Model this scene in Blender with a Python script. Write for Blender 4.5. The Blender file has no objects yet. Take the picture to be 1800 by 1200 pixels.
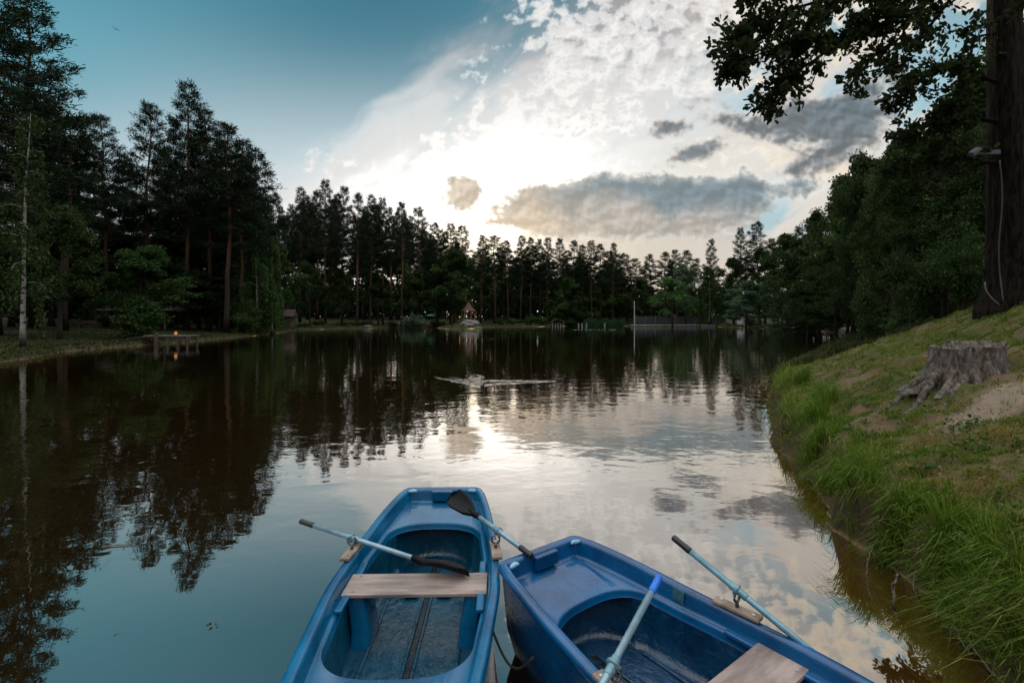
import bpy, bmesh, math, random
import numpy as np
from mathutils import Vector, Matrix, Euler

sc = bpy.context.scene
COL = sc.collection
R = math.radians
HC = 2.3            # camera height above the water
FP, CX, HZ = 850.0, 900.0, 557.0   # focal length in photo pixels, centre column, horizon row

# ------------------------------------------------------------------ camera
cam_d = bpy.data.cameras.new("camera")
cam = bpy.data.objects.new("camera", cam_d)
COL.objects.link(cam)
cam.location = (0, 0, HC)
cam.rotation_euler = (R(90), 0, 0)
cam_d.sensor_width = 36
cam_d.lens = 36 * FP / 1800
cam_d.shift_y = -(600 - HZ) / 1800
cam_d.clip_start = 0.05
cam_d.clip_end = 8000
sc.camera = cam

# ------------------------------------------------------------------ exposure
sc.view_settings.view_transform = 'Standard'
sc.view_settings.look = 'None'
sc.view_settings.gamma = 1
sc.view_settings.exposure = 0.4
sc.render.engine = 'CYCLES'
sc.cycles.use_denoising = True
sc.cycles.denoiser = 'OPENIMAGEDENOISE'
sc.cycles.max_bounces = 6
sc.cycles.diffuse_bounces = 2
sc.cycles.glossy_bounces = 3
sc.cycles.transparent_max_bounces = 8
sc.cycles.transmission_bounces = 3
sc.cycles.caustics_reflective = False
sc.cycles.caustics_refractive = False
sc.cycles.sample_clamp_indirect = 4

SUN_EL, SUN_AZ = 6.3, -2.5      # degrees above the horizon / from the view axis (minus = towards the left)


# ------------------------------------------------------------------ node expressions
class NX:
    """A socket (or number) with arithmetic that writes Math nodes."""
    def __init__(s, t, v): s.t, s.v = t, v
    def _op(s, op, *a):
        n = s.t.nodes.new('ShaderNodeMath'); n.operation = op
        for i, x in enumerate((s,) + a):
            x = x.v if isinstance(x, NX) else x
            if isinstance(x, (int, float)): n.inputs[i].default_value = x
            else: s.t.links.new(x, n.inputs[i])
        return NX(s.t, n.outputs[0])
    def __add__(s, o): return s._op('ADD', o)
    __radd__ = __add__
    def __sub__(s, o): return s._op('SUBTRACT', o)
    def __rsub__(s, o): return NX(s.t, float(o))._op('SUBTRACT', s)
    def __mul__(s, o): return s._op('MULTIPLY', o)
    __rmul__ = __mul__
    def __truediv__(s, o): return s._op('DIVIDE', o)
    def __rtruediv__(s, o): return NX(s.t, float(o))._op('DIVIDE', s)
    def max(s, o): return s._op('MAXIMUM', o)
    def min(s, o): return s._op('MINIMUM', o)
    def pow(s, o): return s._op('POWER', o)
    def abs(s): return s._op('ABSOLUTE')
    def sqrt(s): return s._op('SQRT')
    def exp(s): return s._op('EXPONENT')


def sstep(a, b, x):
    n = x.t.nodes.new('ShaderNodeMapRange'); n.interpolation_type = 'SMOOTHSTEP'
    x.t.links.new(x.v, n.inputs[0])
    n.inputs[1].default_value = a; n.inputs[2].default_value = b
    n.inputs[3].default_value = 0; n.inputs[4].default_value = 1
    if a > b:
        n.inputs[1].default_value = b; n.inputs[2].default_value = a
        n.inputs[3].default_value = 1; n.inputs[4].default_value = 0
    return NX(x.t, n.outputs[0])


def comb(t, x, y, z=0.0):
    n = t.nodes.new('ShaderNodeCombineXYZ')
    for i, q in enumerate((x, y, z)):
        q = q.v if isinstance(q, NX) else q
        if isinstance(q, (int, float)): n.inputs[i].default_value = q
        else: t.links.new(q, n.inputs[i])
    return n.outputs[0]


def sep(t, v):
    n = t.nodes.new('ShaderNodeSeparateXYZ'); t.links.new(v, n.inputs[0])
    return [NX(t, o) for o in n.outputs]


def noise(t, vec, scale, detail=3, rough=0.5, dim='3D', dist=0.0):
    n = t.nodes.new('ShaderNodeTexNoise'); n.noise_dimensions = dim
    if vec is not None: t.links.new(vec, n.inputs['Vector'])
    n.inputs['Scale'].default_value = scale
    n.inputs['Detail'].default_value = detail
    n.inputs['Roughness'].default_value = rough
    n.inputs['Distortion'].default_value = dist
    return NX(t, n.outputs[0])


def mixc(t, f, a, b):
    """mix two colours (tuples or sockets) by a factor"""
    n = t.nodes.new('ShaderNodeMix'); n.data_type = 'RGBA'
    f = f.v if isinstance(f, NX) else f
    if isinstance(f, (int, float)): n.inputs[0].default_value = f
    else: t.links.new(f, n.inputs[0])
    for i, q in ((6, a), (7, b)):
        if isinstance(q, (tuple, list)): n.inputs[i].default_value = (*q[:3], 1)
        else: t.links.new(q, n.inputs[i])
    return n.outputs[2]


def vscale(t, c, k):
    n = t.nodes.new('ShaderNodeVectorMath'); n.operation = 'SCALE'
    t.links.new(c, n.inputs[0])
    k = k.v if isinstance(k, NX) else k
    if isinstance(k, (int, float)): n.inputs[3].default_value = k
    else: t.links.new(k, n.inputs[3])
    return n.outputs[0]


# ------------------------------------------------------------------ world: evening sky with broken cloud
world = bpy.data.worlds.new("World")
sc.world = world
world.use_nodes = True


def fbm(x, y, octaves=5, seed=0, gain=0.5, ridged=False):
    """2-D gradient noise, several octaves, about 0..1"""
    rs = np.random.RandomState(seed)
    perm = rs.permutation(512).astype(np.int32)
    ang = rs.rand(512).astype(np.float32) * 6.2831853
    gx, gy = np.cos(ang), np.sin(ang)
    out = np.zeros_like(x, dtype=np.float32); amp = 1.0; tot = 0.0
    for o in range(octaves):
        f = 2.03 ** o
        px, py = x * f + 17.3 * o, y * f - 9.1 * o
        ix, iy = np.floor(px).astype(np.int32), np.floor(py).astype(np.int32)
        fx, fy = (px - ix).astype(np.float32), (py - iy).astype(np.float32)
        ux, uy = fx * fx * fx * (fx * (fx * 6 - 15) + 10), fy * fy * fy * (fy * (fy * 6 - 15) + 10)
        def g(dx, dy):
            h = perm[(perm[(ix + dx) & 511] + iy + dy) & 511]
            return gx[h] * (fx - dx) + gy[h] * (fy - dy)
        v = (g(0, 0) * (1 - ux) + g(1, 0) * ux) * (1 - uy) + (g(0, 1) * (1 - ux) + g(1, 1) * ux) * uy
        if ridged: v = 0.5 - np.abs(v) * 1.4
        out += amp * v; tot += amp; amp *= gain
    return out / tot * (1.0 if ridged else 0.95) + (0.0 if ridged else 0.5)


def ss(a, b, x):
    q = np.clip((x - a) / (b - a), 0, 1)
    return q * q * (3 - 2 * q)


def lerp(f, a, b):
    f = np.asarray(f)[..., None]
    return a * (1 - f) + np.asarray(b, dtype=np.float32) * f


BACK = (0.20, 0.215, 0.225)      # low in the sky away from the sun
ZENITH = (1.55, 1.55, 1.5)    # overhead


def cloud_sky(X, Y, Z):
    """Colour of the sky in direction X, Y, Z (arrays): clear evening blue, a slanting veil of high cloud,
    altocumulus puffs and grey cumulus banks lit from behind by the low sun."""
    Yp = np.maximum(Y, 0.2)
    a = np.clip(X / Yp, -3, 3) * 8.5 + 9.0
    b = 5.57 - 8.5 * np.clip(np.maximum(Z, 0) / Yp, 0, 3)

    def gs(ca, cb, ra, rb, ang=0.0):
        c, s = math.cos(R(ang)), math.sin(R(ang))
        da, db = a - ca, b - cb
        p = (da * c + db * s) / ra; q = (db * c - da * s) / rb
        return np.exp(-(p * p + q * q))
    wx, wy = fbm(a * .9, b * .9, 3, 5) - .5, fbm(a * .9 + 40, b * .9, 3, 6) - .5
    n_big = fbm(a * .6 + wx * .4, b * .85 + wy * .4, 7, 1, .55)
    n_puf = fbm(a * 2.1 + wx * .6, b * 2.7 + wy * .6, 6, 2, .58)
    n_sml = fbm(a * 4.6 + wx * .8, b * 5.6 + wy * .8, 5, 7, .6)
    c, s = math.cos(R(-36)), math.sin(R(-36))
    sa, sb = a * c + b * s, b * c - a * s
    n_str = fbm(sa * .28 + wx * .5, sb * 1.1 + wy * .7, 6, 3)
    n_st2 = fbm(sa * .8 + wx * .8, sb * 2.6 + wy * .8, 5, 4)

    n_grn = fbm(a * 9.5, b * 11.0, 4, 8, .6)
    full = lambda c: np.broadcast_to(np.float32(c), a.shape + (3,))
    # clear sky
    col = lerp(ss(-.2, 3.8, b), full((0.064, 0.205, 0.275)), (0.47, 0.55, 0.58))
    col = lerp(gs(6.8, -0.5, 3.0, 1.9), col, (0.034, 0.140, 0.200))
    col = lerp(gs(-0.5, 0.9, 3.4, 1.5) * .8, col, (0.11, 0.325, 0.40))
    col = lerp(ss(10.6, 13.5, a) * .9, col, (0.27, 0.43, 0.50))
    # veil
    L = (a - 4.8) * .594 + (b - 3.3) * .805
    veil = ss(-.6, 1.3, L + (n_str - .5) * 1.9 + (n_st2 - .5) * .8)
    vcol = lerp(ss(0.1, 2.4, b), full((0.36, 0.34, 0.345)), (0.72, 0.72, 0.71))
    vfade = ss(14.2, 11.6, a + (b - 1.5) * .8 + (n_str - .5) * 3)
    col = lerp(veil * vfade * np.clip(.50 + n_str * .8, 0, 1), col, vcol)
    # streaks of lighter cloud on the right
    rv = ss(.44, .60, n_str * .6 + n_st2 * .4) * ss(11.5, 13, a)
    col = lerp(rv * .8, col, (0.66, 0.58, 0.51))
    # glow round the sun, streaked and mottled
    g = gs(9.2, 3.0, 3.1, .75, -20) * 1.05 + gs(6.6, 3.65, 3.0, .75, -8) * .6 + gs(8.7, 4.0, 1.6, .9)
    mot = (n_st2 - .5) * 1.5 + (n_sml - .5) * .8 + (n_str - .5) * 1.1
    g = np.clip(g * (.80 + mot), 0, 1)
    col = lerp(g, col, (1.02, 1.01, .99))
    col = lerp(np.clip(gs(8.5, 4.2, 1.1, .6), 0, 1), col, (1.25, 1.12, .90))
    # thin bright cloud behind the right-hand banks
    col = lerp(np.clip(gs(13.4, 2.85, 2.0, .55, -6) * 1.2 * (.35 + n_str * .7 + n_st2 * .5), 0, .95), col, (.90, .86, .79))
    # altocumulus: small soft heaps, packed towards the upper right
    pr = (gs(11.4, .9, 2.4, 1.1, -22) + gs(9.9, 1.9, 2.0, .9, -30) * .9 + gs(7.4, 2.85, 2.0, .5, -18) * .75 + gs(5.7, 2.75, .5, .25) * .6 + gs(15.2, -.3, 3.4, 1.3) * .9
          + gs(13.3, 2.75, 1.5, .5, -8) * .95 + gs(14.6, 2.95, .9, .3) * .8 + gs(9.6, .15, .9, .35) * .7 + gs(12.3, 1.45, 1.1, .18, -4) + gs(9.4, .75, .35, .2) * .6 + gs(10.95, 2.05, .35, .25) * .6)
    pr = np.clip(pr, 0, 1.15)
    cx_, cy_ = a * 3.3 + wx * .6 + (b - 2) * .8, b * 4.4 + wy * .6
    cell = fbm(cx_, cy_, 6, 2, .6)
    clump = fbm(a * 1.15 + wx * .5, b * 1.5 + wy * .5, 5, 9, .5)
    fld = cell * .62 + clump * .38 + (pr - 1) * .24
    pf = ss(.385, .60, fld) * ss(.04, .30, pr)
    warm = ss(11.8, 14.5, a)
    pc = lerp(warm, full((1.0, .985, .96)), (.97, .85, .68))
    und = fbm(cx_ - .06, cy_ - .32, 6, 2, .6) - cell
    pc = pc * (1 - np.clip(-und * 1.5, 0, .32) * ss(8.5, 10.5, a))[..., None]
    gap = ss(.50, .40, fld) * ss(.15, .6, pr) * .14 * ss(8.5, 10.5, a)
    col = col * (1 - gap)[..., None]
    col = lerp(np.clip(pf * 1.05, 0, .96), col, pc)
    lum = col.mean(-1)
    col = col * (1 - .27 * ss(.45, .85, lum) * (1 - np.clip(gs(8.7, 3.5, 1.9, .9, -10) * 1.3, 0, 1)))[..., None]
    # brighter than white next to the hidden sun
    col = col * (1 + gs(8.8, 3.6, 1.9, .8, -10) * .5)[..., None]
    # warm air low under the big bank
    haze = ss(3.7, 4.3, b + (n_big - .5) * .8) * ss(8.4, 10.6, a)
    col = lerp(haze * .92, col, lerp(ss(9, 14, a), full((.56, .495, .425)), (.50, .455, .40)))
    col = col * (1 + (n_str - .5) * .35 * ss(3.6, 4.2, b) * ss(9, 10.5, a))[..., None]

    # cumulus banks: field value = thickness seen against the light
    def bank(specs, k, lo, hi):
        f = 0
        for q in specs: f = f + gs(*q[:5]) * q[5]
        f = np.minimum(f, 1.25)
        f = f + ((n_big - .5) * 1.5 + (n_puf - .5) * 1.15 + (n_sml - .5) * .75 + (n_grn - .5) * .4) * k * ss(0.02, .25, f)
        return ss(lo, hi, f), f
    m1, f1 = bank([(9.5, 3.72, .75, .30, 0, .9), (9.9, 3.45, .6, .26, 0, .7), (10.7, 3.62, 1.1, .40, 0, 1.1), (11.9, 3.52, 1.1, .46, 0, 1.15), (12.9, 3.42, .7, .36, 0, .9),
                   (14.0, 3.27, .7, .20, -6, .6), (10.4, 3.92, 1.3, .25, 0, .7), (12.1, 3.9, 1.5, .25, 0, .6)], .62, .18, .62)
    m2, f2 = bank([(7.98, 3.30, .20, .17, 40, .95), (8.18, 3.20, .20, .13, 30, .8), (8.25, 3.52, .24, .17, -30, .95), (7.9, 3.5, .15, .12, 0, .6),
                   (12.15, 2.70, .60, .17, -18, 1.0), (12.5, 2.56, .4, .14, -20, .7), (11.75, 2.27, .34, .13, -10, .9), (11.9, 2.2, .3, .1, 0, .5),
                   (12.6, 2.06, .5, .20, 20, .8), (13.5, 2.3, .7, .24, 20, .7), (14.2, 2.05, .7, .36, 10, 1.0), (14.9, 2.0, .8, .34, -15, 1.0), (15.1, 2.35, .6, .25, -30, .8),
                   (15.3, 1.5, .8, .22, -35, .6), (14.6, 2.75, .7, .16, -15, .55), (13.9, 3.0, .7, .14, -10, .5), (16.2, 2.9, 1.0, .4, 0, .8)], .85, .10, .72)
    core = ss(.40, 1.05, f1)
    dc = lerp(ss(3.45, 4.0, b + (n_big - .5) * 1.1), full((.135, .185, .215)), (.34, .315, .29))
    dc = lerp((1 - core) * .6, dc, (.56, .53, .49))
    dc = lerp(gs(9.2, 3.7, .8, .7) * .75, dc, (.45, .37, .29))
    lit = fbm(a * 2.1 + wx * .6 + .10, b * 2.7 + wy * .6 + .22, 6, 2, .58) - n_puf
    dc = dc * (1 + np.clip(lit * 1.5, -.18, .28))[..., None]
    dc = lerp(ss(.52, .42, n_big) * .25, dc, (.11, .16, .19))
    col = lerp(m1 ** 1.2 * .97, col, dc)
    rim = m1 * (1 - m1) * 4 * ss(3.75, 3.3, b)
    col = lerp(np.clip(rim * .30, 0, 1), col, (1.0, .94, .84))
    core2 = ss(.30, 1.05, f2)
    d2 = lerp(core2, full((.44, .41, .39)), (.105, .125, .140))
    d2 = lerp(gs(8.12, 3.4, .7, .5), d2, (.42, .36, .29))
    d2 = d2 * (1 + np.clip(lit * 2.2, -.30, .45))[..., None]
    col = lerp(m2 * .93, col, d2)
    return col


def build_world():
    Wd, Hd = 4096, 2048
    az = (0.5 - (np.arange(Wd) + .5) / Wd) * 2 * np.pi
    el = ((np.arange(Hd) + .5) / Hd - .5) * np.pi
    img = np.zeros((Hd, Wd, 4), np.float32); img[..., 3] = 1
    img[..., :3] = lerp(ss(.40, .68, np.sin(el))[:, None] * np.ones((1, Wd), np.float32), np.broadcast_to(np.float32(BACK), (Hd, Wd, 3)), ZENITH)
    c0, c1, r0 = 100, 1948, Hd // 2 - 4             # the half of the sky on the sunny side
    A, E = np.meshgrid(az[c0:c1], el[r0:])
    X, Y, Z = np.cos(A) * np.cos(E), np.sin(A) * np.cos(E), np.sin(E)
    ok = 1536                                       # rows up to 45 degrees carry the clouds
    nr = ok - r0
    front = cloud_sky(X[:nr].astype(np.float32), Y[:nr].astype(np.float32), Z[:nr].astype(np.float32))
    k = np.clip(ss(.55, .30, Y) + ss(.60, .70, Z), 0, 1)[:nr, :, None]
    dst = img[r0:ok, c0:c1, :3]
    img[r0:ok, c0:c1, :3] = front * (1 - k) + dst * k
    im = bpy.data.images.new("evening_sky", Wd, Hd, alpha=False, float_buffer=True)
    im.colorspace_settings.name = 'Linear Rec.709'
    im.pixels.foreach_set(img.ravel())
    im.pack()
    t = world.node_tree
    bg = t.nodes['Background']
    sky = t.nodes.new('ShaderNodeTexSky'); sky.sky_type = 'NISHITA'; sky.sun_disc = False
    sky.sun_elevation = R(SUN_EL); sky.sun_rotation = R(SUN_AZ)
    env = t.nodes.new('ShaderNodeTexEnvironment'); env.image = im; env.interpolation = 'Cubic'
    # the physical sky at its usual strength shows through the painted clouds a little
    t.links.new(mixc(t, 0.06, env.outputs[0], vscale(t, sky.outputs[0], 0.1)), bg.inputs['Color'])
    bg.inputs['Strength'].default_value = 1.0


build_world()

# ------------------------------------------------------------------ sun
sun_d = bpy.data.lights.new("sun", 'SUN')
sun_d.energy = 2.0
sun_d.angle = R(0.5)
sun_d.color = (1.0, 0.80, 0.55)
sun = bpy.data.objects.new("sun", sun_d)
COL.objects.link(sun)
sun.location = (0, 60, 60)
_sd = Vector((math.sin(R(SUN_AZ)) * math.cos(R(SUN_EL)), math.cos(R(SUN_AZ)) * math.cos(R(SUN_EL)), math.sin(R(SUN_EL))))
sun.rotation_euler = (-_sd).to_track_quat('-Z', 'Y').to_euler()


# ------------------------------------------------------------------ helpers
def W(px, py, z=0.0):
    """The point of the level plane z that shows at a photo pixel."""
    d = FP * (HC - z) / (py - HZ)
    return Vector(((px - CX) / FP * d, d, z))


def tag(o, label=None, cat=None, group=None, kind=None):
    if label: o['label'] = label
    if cat: o['category'] = cat
    if group: o['group'] = group
    if kind: o['kind'] = kind
    return o


def link(name, me, mat=None, parent=None):
    o = bpy.data.objects.new(name, me)
    COL.objects.link(o)
    if mat is not None and me is not None and not me.materials: me.materials.append(mat)
    if parent is not None: o.parent = parent
    return o


def empty(name, loc=(0, 0, 0), rz=0.0):
    o = bpy.data.objects.new(name, None)
    COL.objects.link(o)
    o.location = loc; o.rotation_euler = (0, 0, rz)
    o.empty_display_size = 0.3
    return o


def np_mesh(name, V, faces, smooth=False, attr=None):
    """faces: list of integer arrays (n,k); attr: {name: per-vertex float array}"""
    me = bpy.data.meshes.new(name)
    V = np.asarray(V, np.float32)
    faces = [np.asarray(f, np.int32) for f in faces if len(f)]
    li = np.concatenate([f.ravel() for f in faces])
    tot = np.concatenate([np.full(len(f), f.shape[1], np.int32) for f in faces])
    st = np.concatenate(([0], np.cumsum(tot)[:-1])).astype(np.int32)
    me.vertices.add(len(V)); me.vertices.foreach_set('co', V.ravel())
    me.loops.add(len(li)); me.loops.foreach_set('vertex_index', li)
    me.polygons.add(len(tot)); me.polygons.foreach_set('loop_start', st); me.polygons.foreach_set('loop_total', tot)
    me.polygons.foreach_set('use_smooth', np.full(len(tot), smooth, bool))
    if attr:
        for k, v in attr.items():
            A = me.attributes.new(k, 'FLOAT', 'POINT'); A.data.foreach_set('value', np.asarray(v, np.float32))
    me.update(calc_edges=True)
    return me


class Acc:
    """Collects vertices and quads / polygons into one mesh."""
    def __init__(s): s.V = []; s.F = {}; s.n = 0
    def add(s, V, F):
        V = np.asarray(V, np.float32).reshape(-1, 3); F = np.asarray(F, np.int32)
        s.V.append(V); s.F.setdefault(F.shape[1], []).append(F + s.n); s.n += len(V)
    def tube(s, pts, rad, k=6, cap=True):
        pts = np.asarray(pts, np.float32); n = len(pts)
        rad = np.broadcast_to(np.asarray(rad, np.float32), (n,))
        T = np.gradient(pts, axis=0); T /= np.linalg.norm(T, axis=1, keepdims=True) + 1e-9
        ref = np.float32((0, 0, 1)) if abs(T[:, 2]).mean() < .8 else np.float32((1, 0, 0))
        A = np.cross(T, ref); A /= np.linalg.norm(A, axis=1, keepdims=True) + 1e-9
        B = np.cross(T, A)
        th = np.arange(k) / k * 2 * np.pi
        V = pts[:, None] + rad[:, None, None] * (np.cos(th)[None, :, None] * A[:, None] + np.sin(th)[None, :, None] * B[:, None])
        i = np.arange(n - 1)[:, None] * k; j = np.arange(k)[None, :]; j2 = (j + 1) % k
        F = np.stack([i + j, i + j2, i + k + j2, i + k + j], -1).reshape(-1, 4)
        s.add(V.reshape(-1, 3), F)
        if cap:
            b0 = s.n - n * k
            s.F.setdefault(k, []).append(np.array([np.arange(k)[::-1] + b0, np.arange(k) + b0 + (n - 1) * k], np.int32))
    def box(s, c, d, rz=0.0, taper=1.0, rot=None):
        h = np.float32(d) / 2
        v = np.float32([(x, y, z) for z in (-1, 1) for y in (-1, 1) for x in (-1, 1)]) * h
        v[4:, :2] *= taper
        M = np.float32(Euler(rot or (0, 0, rz)).to_matrix())
        s.add(v @ M.T + np.float32(c), [(0, 2, 3, 1), (4, 5, 7, 6), (0, 1, 5, 4), (1, 3, 7, 5), (3, 2, 6, 7), (2, 0, 4, 6)])
    def lathe(s, prof, c=(0, 0, 0), k=16):
        prof = np.float32(prof); th = np.arange(k) / k * 2 * np.pi
        V = np.stack([prof[:, None, 0] * np.cos(th), prof[:, None, 0] * np.sin(th), np.repeat(prof[:, 1:2], k, 1)], -1) + np.float32(c)
        n = len(prof); i = np.arange(n - 1)[:, None] * k; j = np.arange(k)[None, :]; j2 = (j + 1) % k
        s.add(V.reshape(-1, 3), np.stack([i + j, i + j2, i + k + j2, i + k + j], -1).reshape(-1, 4))
    def mesh(s, name, smooth=False, **kw):
        return np_mesh(name, np.concatenate(s.V), [np.concatenate(f) for f in s.F.values()], smooth, **kw)
    def obj(s, name, mat, parent=None, smooth=False, bevel=0.0, **kw):
        o = link(name, s.mesh(name, smooth, **kw), mat, parent)
        if bevel:
            m = o.modifiers.new('bevel', 'BEVEL'); m.width = bevel; m.segments = 2; m.limit_method = 'ANGLE'
        return o


def new_mat(name):
    m = bpy.data.materials.new(name); m.use_nodes = True
    t = m.node_tree
    return m, t, t.nodes['Principled BSDF']


def setin(t, node, key, v):
    v = v.v if isinstance(v, NX) else v
    if isinstance(v, (int, float)): node.inputs[key].default_value = v
    elif isinstance(v, (tuple, list)): node.inputs[key].default_value = (*v[:3], 1) if len(node.inputs[key].default_value) == 4 else v
    else: t.links.new(v, node.inputs[key])


def bump(t, height, dist=1.0, strength=1.0):
    n = t.nodes.new('ShaderNodeBump'); n.inputs['Strength'].default_value = strength; n.inputs['Distance'].default_value = dist
    t.links.new(height.v, n.inputs['Height'])
    return n.outputs[0]


def pos(t): return t.nodes.new('ShaderNodeNewGeometry').outputs['Position']
def objco(t): return t.nodes.new('ShaderNodeTexCoord').outputs['Object']


def vmul(t, v, k):
    n = t.nodes.new('ShaderNodeVectorMath'); n.operation = 'MULTIPLY'
    t.links.new(v, n.inputs[0]); n.inputs[1].default_value = k
    return n.outputs[0]


def attr(t, name):
    n = t.nodes.new('ShaderNodeAttribute'); n.attribute_name = name
    return NX(t, n.outputs['Fac'])


def simple(name, col, rough=.6, var=.25, scale=6.0, metal=0.0, bump_h=0.0, stretch=(1, 1, 1), spec=.5):
    """plain painted / wooden / stone surface with blotches of its own colour and a little relief"""
    m, t, b = new_mat(name)
    v = vmul(t, objco(t), stretch)
    n = noise(t, v, scale, 5, .6)
    c = mixc(t, sstep(.3, .7, n), tuple(x * (1 - var) for x in col), tuple(min(1, x * (1 + var)) for x in col))
    setin(t, b, 'Base Color', c); setin(t, b, 'Roughness', (n - .5) * .3 + rough)
    b.inputs['Metallic'].default_value = metal
    b.inputs['Specular IOR Level'].default_value = spec
    if bump_h: setin(t, b, 'Normal', bump(t, noise(t, v, scale * 3, 4, .6), bump_h))
    return m


def emit(name, col, k):
    m, t, b = new_mat(name)
    b.inputs['Base Color'].default_value = (*col, 1)
    b.inputs['Emission Color'].default_value = (*col, 1); b.inputs['Emission Strength'].default_value = k
    return m


# ------------------------------------------------------------------ ground: one sheet with the lake basin in it
SHORE_PX = [(1765, 1200), (1685, 1120), (1592, 1030), (1508, 960), (1436, 880), (1382, 800), (1354, 740), (1350, 700), (1372, 660), (1412, 630),
            (1450, 608), (1484, 596), (1506, 588), (1450, 583), (1390, 580), (1330, 577), (1250, 574.0), (1120, 573.5), (1096, 572.5),
            (1000, 573), (960, 574), (850, 575), (832, 578), (790, 578.5), (760, 575.5), (700, 576), (600, 578), (520, 580), (497, 585),
            (450, 590), (400, 594), (345, 600), (262, 606), (205, 610), (112, 618), (60, 629), (0, 637), (-100, 652)]
SHORE = [(2.5, -12), (2.6, 1.0)] + [tuple(W(*p)[:2]) for p in SHORE_PX] + [(-27, 12), (-26, -14)]
SHORE = np.float32(SHORE)


def shore_dist(x, y):
    """signed distance to the waterline, positive on land"""
    shp = np.shape(x)
    x = np.ravel(x).astype(np.float32); y = np.ravel(y).astype(np.float32)
    d = np.full(x.shape, 1e9, np.float32); ins = np.zeros(x.shape, bool)
    for i in range(len(SHORE)):
        ax, ay = SHORE[i]; bx, by = SHORE[(i + 1) % len(SHORE)]
        ex, ey = bx - ax, by - ay
        q = np.clip(((x - ax) * ex + (y - ay) * ey) / (ex * ex + ey * ey), 0, 1)
        d = np.minimum(d, (x - ax - q * ex) ** 2 + (y - ay - q * ey) ** 2)
        c = (ay > y) != (by > y)
        with np.errstate(divide='ignore', invalid='ignore'):
            ins ^= c & (x < ex * (y - ay) / (ey if ey else 1e-9) + ax)
    d = np.sqrt(d)
    return np.where(ins, -d, d).reshape(shp)


_sd0 = shore_dist


def shore_dist(x, y):
    """the same with small bays and bulges on the near bank"""
    x = np.asarray(x, np.float32); y = np.asarray(y, np.float32)
    near = ss(30, 14, y) * ss(1.0, 2.0, x)
    return _sd0(x, y) + near * ((fbm(x * .9, y * .9, 3, 14) - .5) * .55 + (fbm(x * 3.0, y * 3.0, 3, 15) - .5) * .16)


def ground(x, y, s=None):
    x = np.asarray(x, np.float32); y = np.asarray(y, np.float32)
    if s is None: s = shore_dist(x, y)
    wob = (fbm(x * .35, y * .35, 3, 11) - .5)
    fine = (fbm(x * 1.7, y * 1.7, 4, 12) - .5)
    near = ss(30, 14, y) * ss(1.0, 2.0, x)                   # the steep near bank
    s2 = np.maximum(s + wob * .5 * ss(.1, 1.5, s) + near * (fine * .16 + wob * .30) * ss(-.02, .12, s), 0)
    nb = .40 * ss(0, .26, s2) + .44 * np.minimum(s2, 5.6) + .05 * np.clip(s2 - 5.6, 0, 20) - .02 * np.clip(s2 - 5, 0, 60)
    nb = nb * (1 - .42 * ss(11, 26, y))
    far = .22 * ss(0, .8, s2) + .045 * np.minimum(s2, 45) + wob * .25 * ss(0.5, 4, s)
    land = near * nb + (1 - near) * far + fine * (.10 * near + .08) * ss(.05, .8, s)
    # knoll under the summerhouse
    g = W(822, 577)
    land = land + ss(0, 1, s) * 0.75 * np.exp(-(((x - g.x) / 4.5) ** 2 + ((y - g.y - 4) / 5) ** 2))
    bed = -.03 - .26 * np.minimum(-s, 4.0) - .12 * np.clip(-s - 4, 0, 12) + fine * .06
    return np.where(s > 0, land, np.minimum(bed, -.01))


def GP(px, py):
    """where the line of sight through a photo pixel meets the ground"""
    d = np.linspace(1.5, 40, 4000)
    x = (px - CX) / FP * d; zr = HC + (HZ - py) / FP * d
    k = int(np.argmax(ground(x, d) >= zr))
    return float(x[k]), float(d[k])


def gz(x, y): return float(ground(np.float32([x]), np.float32([y]))[0])


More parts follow.
